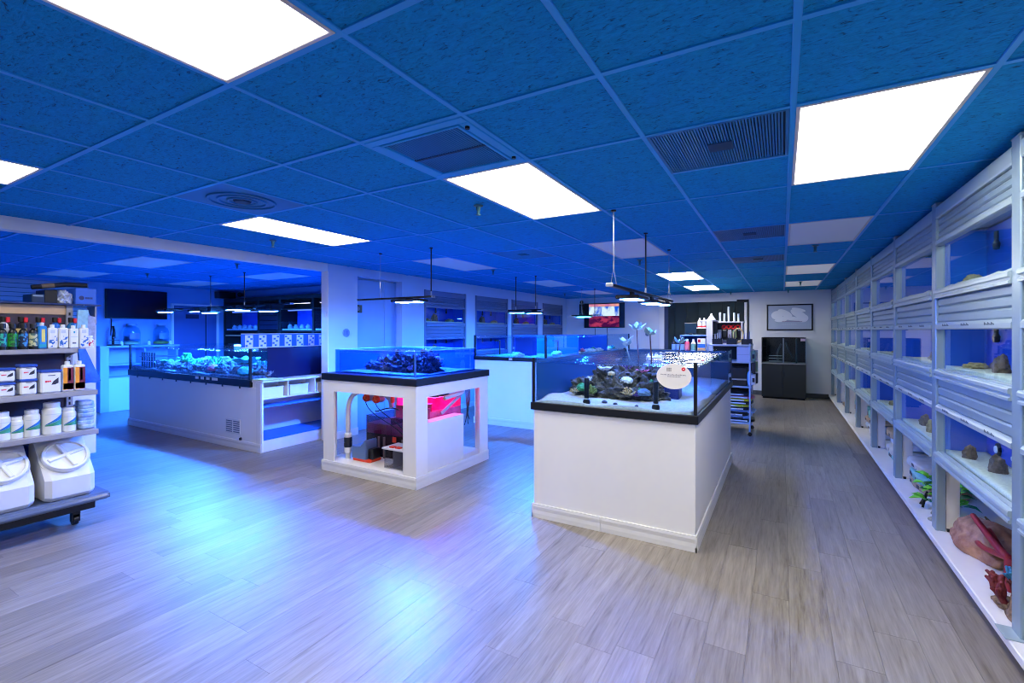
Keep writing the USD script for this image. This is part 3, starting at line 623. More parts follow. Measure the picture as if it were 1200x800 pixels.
# pendant lamps
def pendant(t, loc, axis, rail_span, rail_z, pucks, cables, mat, puck=(.42, .14), rail_size=(.05, .02)):
    """axis 'x' or 'y': the rail's direction; rail_span (a, b); pucks: (along, across, z); cables: (along, kind)"""
    P = lambda a, c, z: (a, c, z) if axis == 'x' else (c, a, z)
    def B(a0, a1, c0, c1, z0, z1, b=.004): return bx(a0, a1, c0, c1, z0, z1, b) if axis == 'x' else bx(c0, c1, a0, a1, z0, z1, b)
    c = loc
    if rail_span: 
        part(t, 'rail', B(rail_span[0], rail_span[1], c - rail_size[0] / 2, c + rail_size[0] / 2, rail_z, rail_z + rail_size[1]), DARKMETAL)
        for e in rail_span: part(t, 'rail_end_cap', B(e - .006, e + .006, c - rail_size[0] / 2 - .004, c + rail_size[0] / 2 + .004, rail_z - .004, rail_z + rail_size[1] + .004), STEEL)
    for (a, cc, z, L, W) in pucks:
        top = rail_z if rail_span else z + .05
        h = part(t, 'lamp_housing', B(a - L / 2, a + L / 2, cc - W / 2, cc + W / 2, z, z + .03, .01), BLACK)
        part(h, 'lens', B(a - L * .36, a + L * .36, cc - W * .36, cc + W * .36, z - .006, z - .0005, .002), mat)
        if rail_span and top > z + .03: part(t, 'hanger', B(a - .05, a + .05, min(cc, c) - .008, max(cc, c) + .008, z + .028, top + .002, .002), DARKMETAL)
        elif rail_span: part(t, 'bracket', B(a - .02, a + .02, min(cc, c), max(cc, c), z + .012, z + .024, .002), DARKMETAL)
    for (a, cc, kind) in cables:
        z0 = (rail_z + rail_size[1]) if rail_span else kind[1]
        k = kind[0] if isinstance(kind, tuple) else kind
        if k == 'wire':
            part(t, 'hanging_wire', tube([P(a, cc, z0 + .16), P(a, cc, CEIL)], .0022, 6), STEEL); part(t, 'wire_grip', tube([P(a, cc, z0 + .12), P(a, cc, z0 + .18)], .006, 8), STEEL)
            for s in (-1, 1): part(t, 'wire_fork', tube([P(a, cc, z0 + .13), P(a, cc + s * .022, z0)] if axis == 'y' else [P(a, cc, z0 + .13), P(a + s * .022, cc, z0)], .002, 6), STEEL)
        else:
            part(t, 'hanging_cable', tube([P(a, cc, CEIL), P(a, cc, (CEIL + z0) / 2), P(a, cc, z0 + .07), P(a, cc, z0)], .007, 8), BLACK); part(t, 'cable_grip', tube([P(a, cc, z0), P(a, cc, z0 + .05)], .009, 8), STEEL)
        part(t, 'ceiling_anchor', P and lathe([(0, -.012), (.018, -.01), (.02, 0), (0, 0)], P(a, cc, CEIL), 14), DARKMETAL)

t = thing('pendant_lamp', 'hanging rail with two blue aquarium lamps above the big reef tank with plants', 'aquarium lamp', (-1.11, 4.4, 1.8))
pendant(t, -1.11, 'y', (3.38, 5.6), 1.85, [(3.99, -1.11, 1.785, .34, .2), (4.69, -1.11, 1.785, .34, .2), (5.25, -1.11, 1.80, .2, .14)], [(3.48, -1.11, 'wire'), (4.45, -1.11, 'cable'), (5.5, -1.11, 'wire')], LEDB)
t = thing('pendant_lamp', 'hanging rail with one blue aquarium lamp above the small open-framed tank', 'aquarium lamp', (-3.7, 4.05, 1.85))
pendant(t, 4.05, 'x', (-4.5, -3.33), 1.885, [(-3.68, 4.05, 1.845, .42, .18)], [(-4.13, 4.05, 'wire'), (-3.36, 4.05, 'cable')], LEDS)
t = thing('pendant_lamp', 'nearer pair of slim blue lamps hanging over the long middle tank', 'aquarium lamp', (-3.75, 7.0, 1.82))
pendant(t, 7.0, 'x', (-4.1, -3.45), 1.86, [(-3.93, 7.0, 1.825, .3, .14), (-3.6, 7.0, 1.81, .3, .14)], [(-3.95, 7.0, 'cable'), (-3.57, 7.0, 'cable')], LEDM)
t = thing('pendant_lamp', 'far slim blue lamp hanging in front of the lit television', 'aquarium lamp', (-3.75, 9.8, 1.82))
pendant(t, 9.8, 'x', (-4.1, -3.45), 1.85, [(-3.8, 9.8, 1.82, .36, .14)], [(-3.85, 9.8, 'wire'), (-3.55, 9.8, 'cable')], LEDM)
t = thing('pendant_lamp', 'long rack of many blue lamps hanging over the large left tank', 'aquarium lamp', (-7.9, 4.3, 1.83))
pendant(t, 4.3, 'x', (-9.7, -6.15), 1.90, [(-9.25, 4.05, 1.84, .34, .16), (-8.75, 4.5, 1.85, .3, .16), (-8.3, 4.1, 1.83, .34, .16), (-7.85, 4.05, 1.80, .3, .16), (-7.9, 4.6, 1.86, .34, .16), (-7.35, 4.15, 1.84, .32, .16), (-7.05, 4.5, 1.82, .3, .16), (-6.4, 4.1, 1.80, .36, .16)], [(-8.3, 4.3, 'cable'), (-7.33, 4.3, 'cable')], LEDL)

# sprinklers, small ceiling things
SPB = M('sprinkler_brass', (60, 110, 120), .4, metal=.5)
sp = thing('sprinkler', 'x', 'sprinkler')
lpart(sp, 'escutcheon', lathe([(0, -.008), (.03, -.008), (.036, 0), (0, 0)], seg=20), SPB); lpart(sp, 'body', lathe([(0, -.06), (.008, -.06), (.011, -.04), (.016, -.03), (.016, -.006), (0, -.006)], seg=14), SPB)
lpart(sp, 'deflector', lathe([(0, -.072), (.018, -.070), (.018, -.066), (0, -.064)], seg=14), SPB)
for s in (-1, 1): lpart(sp, 'frame_arm', tube([(s * .009, 0, -.04), (s * .013, 0, -.055), (s * .004, 0, -.067)], .002, 5), SPB)
SP = Repeat(sp)
for (x, y), l in zip([(-1.93, 2.86), (-4.48, 2.92), (-6.48, 3.70), (-8.8, 3.6), (-3.78, 6.0), (-1.6, 6.1), (-4.65, 10.7), (.31, 6.0), (.30, 10.3), (.12, 12.2), (-1.05, 12.2)],
        ['ceiling sprinkler left of the bright centre panel', 'ceiling sprinkler below the wide bright panel at left', 'ceiling sprinkler in the side room nearest the wall end', 'ceiling sprinkler in the side room above the black television', 'ceiling sprinkler beside the unlit panel near the wall tanks', 'ceiling sprinkler below the unlit panel over the reef tank', 'ceiling sprinkler near the television corner', 'ceiling sprinkler in the row along the rack, nearer one', 'ceiling sprinkler in the row along the rack, farther one', 'ceiling sprinkler directly above the framed picture', 'ceiling sprinkler above the dark doorway']):
    SP.at((x, y, CEIL), 0, l)

# ------------------------------------------------------------------ big reef tank in the middle
STANDW = M('stand_white', (240, 237, 230), .5, vary=.015, vscale=2.5)
RIM = M('tank_rim_black', (10, 13, 18), .4)
t = thing('tank_stand', 'big cream-white tank stand with wavy base boards under the reef tank with the oval sticker', 'tank stand', (-1.14, 4.7, 0))
part(t, 'body', bx(-1.765, -.515, 3.425, 5.98, 0.001, .875, .004), STANDW)
base_boards(t, -1.765, -.515, 3.425, 5.98, .11, .014, {'front': [-1.779, -1.19, -.501], 'right': 1, 'left': 1})
t = thing('reef_tank', 'big low reef aquarium with black rim and an oval sticker on its front glass', 'aquarium', (-1.14, 4.7, .876))
X0, X1, Y0, Y1 = -1.785, -.495, 3.405, 6.0
part(t, 'rim', ring_frame(X0, X1, Y0, Y1, .8755, .937, .03, .004) , RIM)
part(t, 'bottom_glass', bx(X0 + .03, X1 - .03, Y0 + .03, Y1 - .03, .8765, .886), RIM)
glass_box(t, X0 + .012, X1 - .012, Y0 + .012, Y1 - .012, .937, 1.297, seals=((X0 + .02, Y0 + .02), (X1 - .02, Y0 + .02), (X1 - .02, Y1 - .02), (X0 + .02, Y1 - .02)), seal_w=.022, water=1.262)
part(t, 'sand_bed', sheet_top(X0 + .03, X1 - .03, Y0 + .03, Y1 - .03, .887, .958, .035, 3, 40, 70, 4), SAND, smooth=True)
part(t, 'back_film', bx(X0 + .025, X1 - .025, Y1 - .029, Y1 - .0235, .937, 1.28), M('tank_back_navy', (4, 66, 92), .4)); part(t, 'side_film', bx(X0 + .0225, X0 + .026, Y0 + .06, Y1 - .03, .937, 1.28), M('tank_back_navy', (4, 66, 92), .4))
BUBBLEBLACK = M('pump_black', (8, 9, 14), .4)
t = thing('oval_sticker', 'white oval sticker with a small red round mark on the reef tank front glass', 'sticker', (-.657, 3.41, 1.2))
ell = [(-.657 + .118 * math.cos(a), 1.2 + .09 * math.sin(a)) for a in np.linspace(0, 2 * PI, 48, endpoint=False)]
part(t, 'backing', prism(ell, .002, 'xz', (0, 3.413, 0)), M('sticker_white', (236, 230, 220), .5))
inkp = M('sticker_ink', (120, 112, 112), .6); inkr = M('sticker_red', (225, 40, 50), .5)
rd = random.Random(2)
part(t, 'text_line', [bx(-.745 + k * .0086, -.745 + k * .0086 + .006, 3.4122, 3.4128, 1.2075, 1.2075 + .004 + .003 * ((k * 5) % 3 == 0)) for k in range(20)], inkp)
part(t, 'text_line', [bx(-.70 + k * .0082, -.70 + k * .0082 + .006, 3.4122, 3.4128, 1.196, 1.2) for k in range(11)], inkp)
part(t, 'crest', [bx(-.705 + (k % 4) * .0085, -.705 + (k % 4) * .0085 + .006, 3.4122, 3.4128, 1.235 + (k // 4) * .009, 1.235 + (k // 4) * .009 + .006 ) for k in range(12)], inkp)
dd = cyl(0, 0, 0, .0012, .013, 24); dd.apply_transform(trimesh.transformations.rotation_matrix(PI / 2, [1, 0, 0])); dd.apply_translation([-.592, 3.4132, 1.252]); q = part(t, 'round_mark', dd, inkr)
part(q, 'notch', bx(-.597, -.587, 3.4112, 3.4119, 1.25, 1.254), M('sticker_white2', (240, 236, 230), .5))
for k, (x, l) in enumerate(((-1.335, 'left'), (-.80, 'right'))):
    t = thing('pump_tube', f'black upright tube with a collar on the sand inside the reef tank, the {l} one' if k == 0 else 'black upright tube on the sand of the reef tank below the oval sticker', 'pump', (x, 3.5, .945))
    part(t, 'tube', lathe([(0, .02), (.019, .02), (.019, .2), (.013, .205), (0, .205)], (x, 3.5, .945), 16), BUBBLEBLACK, smooth=40)
    part(t, 'collar', lathe([(0, 0), (.028, 0), (.03, .012), (.026, .03), (.02, .034), (0, .034)], (x, 3.5, .945), 16), BUBBLEBLACK, smooth=40)
    part(t, 'ring', lathe([(.0195, .036), (.022, .037), (.022, .042), (.0195, .043)], (x, 3.5, .945), 16), M('ring_white', (210, 215, 220), .4))
t = thing('overflow_box', 'dark blue box standing on the sand behind the oval sticker', 'tank equipment', (-.80, 4.1, .95)); part(t, 'box', bx(-.86, -.74, 4.05, 4.2, .945, 1.12, .006), M('box_navy', (16, 40, 110), .35)); part(t, 'lid', bx(-.863, -.737, 4.047, 4.203, 1.12, 1.128, .003), BUBBLEBLACK)
# reef structure
t = thing('reef_rockwork', 'mound of grey living rock in the middle of the big reef tank', 'rock', (-1.2, 4.05, .95))
rnd = random.Random(5)
for (x, y, z, rx, ry, rz) in [(-1.42, 3.95, .95, .13, .12, .1), (-1.2, 3.88, .95, .15, .13, .12), (-1.0, 3.95, .95, .12, .12, .1), (-1.3, 4.15, .95, .17, .16, .16), (-1.05, 4.2, .95, .16, .16, .15), (-1.15, 4.05, 1.06, .16, .14, .11), (-1.28, 4.25, 1.08, .13, .13, .1), (-1.0, 4.3, 1.07, .14, .13, .1), (-1.55, 4.2, .95, .1, .11, .08)]:
    part(t, 'rock', place_mesh(blob(rnd.randint(0, 999), rx * 1.15, ry, rz * 1.12, amp=.85, freq=3.6, sub=4), (-1.2 + (x + 1.2) * 1.2, y, z - .01)), ROCKGREY, smooth=45)
CO = {k: M('coral_' + k, c, .8, vary=.35, vscale=60, bump=.6, bscale=140) for k, c in dict(olive=(120, 140, 70), green=(60, 150, 90), teal=(40, 130, 140), pink=(220, 110, 140), white=(225, 225, 215), tan=(190, 165, 110), purple=(110, 80, 150), bluegrey=(90, 120, 150)).items()}
def bushy(seed, r, n=26, tip=.012):
    rnd = random.Random(seed); L = []
    for k in range(n):
        a, e = rnd.uniform(0, 2 * PI), rnd.uniform(.15, 1.45); d = np.array([math.cos(a) * math.cos(e), math.sin(a) * math.cos(e), math.sin(e)]); q = d * r * rnd.uniform(.7, 1.1)
        L.append(tube([(0, 0, 0), q * .5 + [0, 0, r * .1], q + [0, 0, r * .12]], [tip * .9, tip, tip * .7], 5)); s = trimesh.creation.icosphere(1, tip * 1.25); s.apply_translation(q + [0, 0, r * .12]); L.append(s)
    return cat(L)
def plate(seed, r):
    m = trimesh.creation.icosphere(3); v = m.vertices; a = np.arctan2(v[:, 1], v[:, 0]); v[:, 2] *= .16; rr = np.hypot(v[:, 0], v[:, 1]); v[:, 2] += .35 * rr**2 + .10 * np.sin(5 * a + seed) * rr; m.vertices = v * r * (1 + .12 * np.sin(7 * a + seed))[:, None]; m.vertices[:, 2] -= m.vertices[:, 2].min(); return m
def coral(kind, seed, size, mat, label, loc, catg='coral', name=None):
    t = thing(name or {'bushy': 'bushy_coral', 'plate': 'plate_coral', 'brain': 'brain_coral', 'branch': 'branching_coral'}[kind], label, catg, loc)
    m = bushy(seed, size, tip=size * .12) if kind == 'bushy' else plate(seed, size) if kind == 'plate' else blob(seed, size, size, size * .75, amp=.25, freq=3) if kind == 'brain' else branchy(seed, size * 1.5, 5, size * .12, .55)
    lpart(t, 'colony', m, CO[mat], smooth=True); lpart(t, 'foot', blob(seed + 1, size * .5, size * .5, size * .2, sub=2), ROCKGREY, smooth=50)
for args in [('plate', 1, .06, 'white', 'pale upright plate coral near the top left of the reef mound', (-1.33, 3.93, 1.17)), ('bushy', 2, .07, 'olive', 'olive green bushy coral at the lower left foot of the reef mound', (-1.40, 3.78, .97)),
             ('brain', 3, .06, 'green', 'green rounded coral on the left flank of the reef mound', (-1.5, 3.86, 1.0)), ('bushy', 4, .06, 'tan', 'tan bushy coral low in the centre of the reef mound', (-1.08, 3.76, .99)), ('brain', 5, .05, 'bluegrey', 'blue-grey rounded coral low at right of the reef mound', (-.96, 3.8, 1.0)),
             ('plate', 6, .05, 'pink', 'pink plate coral near the waterline right of centre', (-1.02, 3.98, 1.16)), ('branch', 7, .06, 'purple', 'purple branching coral on top of the reef mound', (-1.16, 4.0, 1.15)), ('bushy', 8, .06, 'teal', 'teal bushy coral in the upper middle of the reef mound', (-1.22, 3.9, 1.1)),
             ('bushy', 9, .05, 'green', 'small green bushy coral right of the reef mound centre', (-.93, 3.95, 1.06)), ('brain', 10, .06, 'teal', 'teal rounded coral resting on the sand left of the mound', (-1.60, 4.05, .97)), ('branch', 11, .05, 'bluegrey', 'blue-grey branching coral behind the left tube', (-1.47, 3.9, 1.05)), ('plate', 12, .05, 'olive', 'olive plate coral at the back right of the reef mound', (-.9, 4.15, 1.1))]:
    coral(*args)
rnd = random.Random(44); kk = list(CO); where = ['on the left slope', 'near the waterline', 'on the right slope', 'at the front foot', 'high on the crest']
for k in range(15):
    x = -1.56 + .044 * k; y = 3.80 + .06 * (k % 3) + (.1 if k % 5 in (1, 4) else 0); z = .98 + .06 * (k % 4) * (1 - abs(x + 1.2) / .6)
    ty = ('bushy', 'brain', 'branch')[k % 3]; c = ('tan', 'olive', 'bluegrey', 'white', 'teal', 'purple', 'green')[k % 7]
    coral(ty, 500 + k, rnd.uniform(.03, .05), c, f'small {c.replace("bluegrey", "blue-grey")} {dict(bushy="bushy", brain="rounded", branch="branching")[ty]} coral {where[k % 5]} of the reef mound, {["at its left", "left of centre", "at its right"][k // 5]}', (x, y, z))
PEB = M('dark_pebble', (40, 44, 60), .8)
for k, (x, y) in enumerate(((-1.21, 3.56), (-1.10, 3.49), (-.93, 3.46))):
    single('sea_shell', ['dark shell on the sand just right of the left black tube', 'small dark shell on the sand near the tank middle', 'tiny dark shell on the sand nearest the front glass'][k], 'shell', blob(70 + k, .022 - .004 * k, .018, .014, sub=2), PEB, 'shell_body', (x, y, .953))
# young mangrove plants growing out of the water
STEMB = M('mangrove_stem', (74, 50, 50), .7); MLEAF = M('mangrove_leaf', (160, 182, 168), .45, vary=.15, vscale=30); MLEAFG = M('mangrove_leaf_green', (120, 170, 90), .45)
def leaf_mesh(L, w):
    m = trimesh.creation.icosphere(2); v = m.vertices; v[:, 0] = v[:, 0] * .5 + .5; p = np.sin(np.clip(v[:, 0], 0, 1) * PI); v[:, 1] *= w / L * .9 * (.35 + .65 * p); v[:, 2] = v[:, 2] * .03 + .18 * v[:, 0]**2 - .25 * np.abs(v[:, 1]); m.vertices = v * L; return m
for k, (base_, top_, n, lab) in enumerate([((-1.27, 4.72, 1.0), (-1.31, 4.5, 1.43), 6, 'short pale mangrove seedling leaning left in the reef tank'), ((-1.18, 4.5, 1.0), (-1.20, 4.48, 1.55), 6, 'tall mangrove seedling second from left in the reef tank'), ((-.965, 4.12, 1.0), (-.985, 4.1, 1.53), 5, 'tall mangrove seedling with a green top leaf in the reef tank'), ((-.95, 4.9, 1.0), (-.875, 4.88, 1.45), 5, 'slanted mangrove seedling at right in front of the dark doorway')]):
    t = thing('mangrove_seedling', lab, 'plant', base_); rnd = random.Random(30 + k); b0, t0 = np.array(base_), np.array(top_)
    part(t, 'stem', tube(bez(b0, b0 + [0, 0, .2], t0 - [.0, 0, .2], t0), np.linspace(.008, .005, 10), 7), STEMB if k else MLEAF, smooth=True)
    for q in range(n):
        a = q * 2.4 + k; m = leaf_mesh(rnd.uniform(.07, .095), .032); m.apply_transform(trimesh.transformations.rotation_matrix(-rnd.uniform(.2, .9), [0, 1, 0])); part(t, 'leaf', place_mesh(m, t0 - [0, 0, rnd.uniform(0, .06)], a), MLEAFG if (k == 2 and q == 0) else MLEAF, smooth=True)
t = thing('floating_frag_rack', 'white floating coral rack on the water beside the mangrove seedlings', 'floating rack', (-1.05, 4.55, 1.26))
part(t, 'float', bx(-1.12, -.98, 4.5, 4.62, 1.262, 1.275, .004), TRIMW)
for q in range(5): part(t, 'plug', lathe([(0, 0), (.012, 0), (.009, .022), (0, .024)], (-1.105 + .028 * q, 4.53 + .02 * (q % 3), 1.275), 10), CO['white'])

# ------------------------------------------------------------------ small tank on an open-framed stand
t = thing('framed_stand', 'white open-framed tank stand showing pumps and pipes inside', 'tank stand', (-3.7, 4.06, 0))
X0, X1, Y0, Y1 = -4.36, -3.03, 3.43, 4.69; pw = .168
for sx, cx_ in ((1, X0), (-1, X1)):
    for sy, cy_ in ((1, Y0), (-1, Y1)):
        L = [(cx_, cy_), (cx_ + sx * pw, cy_), (cx_ + sx * pw, cy_ + sy * .02), (cx_ + sx * .02, cy_ + sy * .02), (cx_ + sx * .02, cy_ + sy * pw), (cx_, cy_ + sy * pw)]
        part(t, 'post', prism(L, .756, 'xy', (0, 0, .1085)), STANDW)
part(t, 'top_rail', bx(X0, X1, Y0, Y0 + .02, .865, .985), STANDW); part(t, 'top_rail', bx(X0, X1, Y1 - .02, Y1, .865, .985), STANDW)
part(t, 'top_rail', bx(X0, X0 + .02, Y0 + .02, Y1 - .02, .865, .985), STANDW); part(t, 'top_rail', bx(X1 - .02, X1, Y0 + .02, Y1 - .02, .865, .985), STANDW)
part(t, 'bottom_panel', bx(X0 + .001, X1 - .001, Y0 + .001, Y1 - .001, .001, .108), STANDW); part(t, 'top_panel', bx(X0 + .02, X1 - .02, Y0 + .02, Y1 - .02, .965, .985), STANDW)
base_boards(t, X0, X1, Y0, Y1, .112, .014, {'front': [X0 - .014, X1 + .014], 'right': 1, 'left': 1})
t = thing('shallow_tank', 'small low aquarium in a black tray on the open-framed stand', 'aquarium', (-3.7, 4.06, .986))
part(t, 'tray', bx(X0 - .015, X1 + .015, Y0 - .015, Y1 + .015, .9855, 1.058, .004), RIM)
glass_box(t, -4.29, -3.13, 3.53, 4.57, 1.0585, 1.312, seals=(), water=1.285, glass=GLASSB)
part(t, 'corner_seam', bx(-3.142, -3.128, 3.528, 3.542, 1.0585, 1.312), M('seam_blue', (60, 110, 200), .3))
part(t, 'polished_edge', ring_frame(-4.2905, -3.1295, 3.5295, 4.5705, 1.312, 1.316, .011), M('polished_edge', (120, 190, 250), .2))  # pale blue strip paints the highlight on the glass top edge
part(t, 'back_film', bx(-4.278, -3.142, 4.556, 4.5595, 1.062, 1.30), FILMB); part(t, 'side_film', bx(-4.2795, -4.276, 3.582, 4.555, 1.062, 1.30), FILMB)
part(t, 'sand_bed', sheet_top(-4.275, -3.145, 3.585, 4.555, 1.059, 1.072, .01, 9, 20, 20, 6), M('dark_sand', (110, 116, 140), .9, vary=.3, vscale=50), smooth=True)
t = thing('dark_rockwork', 'ridge of dark porous rock in the small low tank', 'rock', (-3.55, 4.0, 1.07)); rnd = random.Random(8)
for (x, y, r, h) in [(-4.15, 4.2, .1, .09), (-3.98, 3.95, .1, .09), (-3.82, 3.86, .12, .11), (-3.64, 3.9, .13, .135), (-3.48, 3.86, .12, .13), (-3.36, 4.0, .12, .14), (-3.52, 4.15, .14, .14), (-3.72, 4.12, .14, .135), (-3.95, 4.1, .12, .09), (-4.12, 3.95, .09, .07), (-3.28, 3.86, .07, .08)]:
    part(t, 'rock', place_mesh(blob(rnd.randint(0, 999), r, r, h, amp=.8, freq=4.2, sub=4), (x, y, 1.066)), ROCKDARK, smooth=45)
CLAV = M('coral_lavender', (190, 160, 215), .8, vary=.3, vscale=60)
for k, (x, y, z) in enumerate([(-3.66, 3.84, 1.16), (-3.5, 3.82, 1.15), (-3.34, 3.93, 1.17), (-3.8, 3.82, 1.12), (-3.42, 3.78, 1.10), (-3.30, 4.1, 1.18), (-3.62, 4.1, 1.19)]):
    t = thing('soft_coral', f'lavender frilly soft coral on the dark rock ridge, {["below the ridge crest at left", "right of the ridge crest", "on the right shoulder of the ridge", "low on the left slope", "near the front glass at right", "highest at the far right end", "hidden behind the crest"][k]}', 'coral', (x, y, z)); lpart(t, 'polyps', bushy(90 + k, .05, 22, .0075), CLAV, smooth=True)
# equipment under the small tank
PVC = M('pvc_white', (228, 226, 222), .35); PVCG = M('pvc_grey', (150, 150, 165), .4); ORG = M('orange_red_plastic', (232, 66, 24), .4); SUMPG = pane('sump_acrylic', (.62, .6, .64), 1.45); PUMPB = M('pump_blue_grey', (104, 128, 158), .4, metal=.3)
GZ = .1085
t = thing('return_pipe', 'white curved pipe with a black union inside the open stand at left', 'pipe', (-4.165, 3.6, GZ))
part(t, 'pipe', tube(np.vstack([[(-4.165, 3.6, .36), (-4.165, 3.6, .55)], bez((-4.165, 3.6, .6), (-4.165, 3.6, .8), (-4.09, 3.62, .86), (-3.92, 3.66, .86), 10)]), .026, 14), PVC, smooth=True)
part(t, 'union', lathe([(0, 0), (.04, 0), (.044, .012), (.044, .045), (.04, .052), (.044, .06), (.044, .10), (.04, .11), (0, .11)], (-4.165, 3.6, .235), 20), M('union_black', (22, 26, 32), .4), smooth=35)
part(t, 'reducer', lathe([(0, 0), (.026, 0), (.026, .06), (.04, .075), (.04, .127), (0, .127)], (-4.165, 3.6, GZ), 18), PVC, smooth=35); part(t, 'socket', lathe([(0, 0), (.04, 0), (.042, .03), (.032, .045), (0, .045)], (-4.165, 3.6, .345), 18), PVC, smooth=35)
def pumphead(x, y, z, lab):
    t = thing('dosing_pump', lab, 'pump', (x, y, z)); R = trimesh.transformations.rotation_matrix(PI / 2, [1, 0, 0])
    for nm, pr, mt in (('body', [(0, -.09), (.036, -.09), (.042, -.07), (.042, 0), (0, 0)], PVCG), ('head', [(0, 0), (.046, 0), (.046, .018), (.036, .03), (0, .034)], ORG)):
        m = lathe(pr, seg=20); m.apply_transform(R); lpart(t, nm, m, mt, smooth=40)
    for q in range(3):
        m = bx(-.004, .004, -.037, -.031, 0, .034); m.apply_transform(trimesh.transformations.rotation_matrix(q * 2.09, [0, 1, 0])); lpart(t, 'head_rib', m, M('orange_rib', (255, 110, 40), .4))
    lpart(t, 'mount', bx(-.02, .02, .03, .08, .03, .965 - z, .002), PVCG)
pumphead(-4.0, 3.72, .775, 'orange-faced pump hanging under the small tank at left'); pumphead(-3.87, 3.74, .765, 'orange-faced pump hanging under the small tank at right')
t = thing('pump_bracket', 'grey bracket with an orange knob hanging inside the open stand', 'bracket', (-3.68, 3.74, .7)); part(t, 'arm', prism([(-3.76, .85), (-3.66, .85), (-3.64, .7), (-3.68, .68), (-3.70, .76), (-3.76, .80)], .03, 'xz', (0, 3.74, 0)), PVCG); part(t, 'stem', bx(-3.74, -3.68, 3.745, 3.765, .84, .965), PVCG); part(t, 'knob', bx(-3.655, -3.625, 3.72, 3.77, .74, .83, .01), ORG)
t = thing('sump', 'smoky acrylic sump tank with dark lower chamber inside the open stand', 'sump', (-3.6, 4.05, GZ))
part(t, 'wall_pane', bx(-4.12, -3.2, 3.82, 3.828, .36, .56), SUMPG); part(t, 'wall_pane', bx(-4.12, -3.2, 4.42, 4.428, .36, .56), SUMPG); part(t, 'wall_pane', bx(-4.12, -4.112, 3.828, 4.42, .36, .56), SUMPG); part(t, 'wall_pane', bx(-3.208, -3.2, 3.828, 4.42, .36, .56), SUMPG)
part(t, 'lower_chamber', bx(-4.12, -3.2, 3.82, 4.428, GZ, .36, .004), M('sump_dark', (42, 26, 34), .25, vary=.4, vscale=12)); part(t, 'water', bx(-4.11, -3.21, 3.83, 4.418, .361, .47), M('sump_water_pink_glow', (215, 90, 150), .3, vary=.25, vscale=5)); part(t, 'divider', bx(-3.75, -3.742, 3.83, 4.418, .36, .55), SUMPG)  # pink of the grow light is painted into the sump water
for x in (-3.9, -3.82, -3.55): part(t, 'standpipe', cyl(x, 3.80, GZ, .34, .012, 10), M('clear_grey_tube', (120, 100, 104), .3))
t = thing('grow_light', 'magenta grow light bar shining over the sump', 'lamp', (-3.4, 4.05, .8)); part(t, 'housing', bx(-3.72, -3.22, 3.95, 4.2, .80, .825, .006), BLACK); part(t, 'led_board', bx(-3.70, -3.24, 3.97, 4.18, .794, .7995), EM('magenta_led', (1.0, .03, .45), 26.0)); part(t, 'hanger', bx(-3.49, -3.45, 4.05, 4.09, .825, .965), PVCG)
t = thing('refugium_box', 'pale plastic refugium box with painted pink glow above the sump', 'tank equipment', (-3.45, 4.1, .6)); REFP = M('refugium_pink_glow', (205, 70, 130), .35, vary=.35, vscale=9)  # box colour carries the painted magenta of the grow light
part(t, 'box', [bx(-3.70, -3.22, 3.86, 3.87, .575, .70), bx(-3.70, -3.22, 4.40, 4.41, .575, .78), bx(-3.70, -3.69, 3.87, 4.40, .575, .78), bx(-3.23, -3.22, 3.87, 4.40, .575, .66), bx(-3.70, -3.22, 3.86, 4.41, .563, .575)], REFP)
part(t, 'reactor', lathe([(0, 0), (.05, 0), (.05, .12), (.056, .125), (.056, .15), (0, .15)], (-3.34, 3.96, .576), 18), M('reactor_red', (120, 20, 50), .3), smooth=35); part(t, 'reactor', lathe([(0, 0), (.035, 0), (.035, .16), (0, .16)], (-3.45, 3.98, .576), 18), M('reactor_red', (120, 20, 50), .3), smooth=35); part(t, 'support', bx(-3.6, -3.3, 4.0, 4.3, .5605, .563), PVCG)
for q in range(3): part(t, 'lid_clip', bx(-3.6 + .1 * q, -3.57 + .1 * q, 3.845, 3.86, .66, .70, .003), BLACK)
t = thing('skimmer_pump', 'blue-grey curved pump housing with orange base inside the open stand', 'pump', (-4.0, 3.65, GZ))
part(t, 'housing', prism([(-4.07, GZ + .03), (-4.07, .27), (-4.0, .262), (-3.94, .272), (-3.90, .31), (-3.87, .345), (-3.86, .33), (-3.86, GZ + .03)], .16, 'xz', (0, 3.57, 0)), PUMPB); part(t, 'base', bx(-4.065, -3.80, 3.575, 3.74, GZ, GZ + .03, .005), ORG); part(t, 'motor', bx(-3.86, -3.79, 3.60, 3.72, GZ + .03, .25, .01), BLACK)
t = thing('clear_container', 'clear plastic container with orange clips on its lid inside the open stand at right', 'container', (-3.4, 3.6, GZ)); CLEARP = pane('clear_plastic', (.85, .85, .86), 1.4)
part(t, 'side', [bx(-3.56, -3.24, 3.54, 3.546, GZ + .01, .30), bx(-3.56, -3.24, 3.744, 3.75, GZ + .01, .30), bx(-3.56, -3.554, 3.546, 3.744, GZ + .01, .30), bx(-3.246, -3.24, 3.546, 3.744, GZ + .01, .30)], CLEARP); part(t, 'bottom', bx(-3.56, -3.24, 3.54, 3.75, GZ, GZ + .01), CLEARP); part(t, 'lid', bx(-3.58, -3.22, 3.525, 3.765, .30, .318, .004), PVC)
part(t, 'divider', bx(-3.44, -3.434, 3.546, 3.744, GZ + .01, .29), PVCG)
for x in (-3.5, -3.42, -3.30): part(t, 'clip', bx(x, x + .06, 3.55, 3.6, .318, .332, .003), ORG)
t = thing('orange_tag', 'small orange square tag on the cable in front of the sump', 'tag', (-3.66, 3.79, .33)); part(t, 'tag_plate', bx(-3.69, -3.635, 3.79, 3.798, .30, .36, .003), ORG)
t = thing('sump_cable', 'two thin black cables sagging across the sump from the orange pumps', 'cable', (-3.7, 3.76, .4))
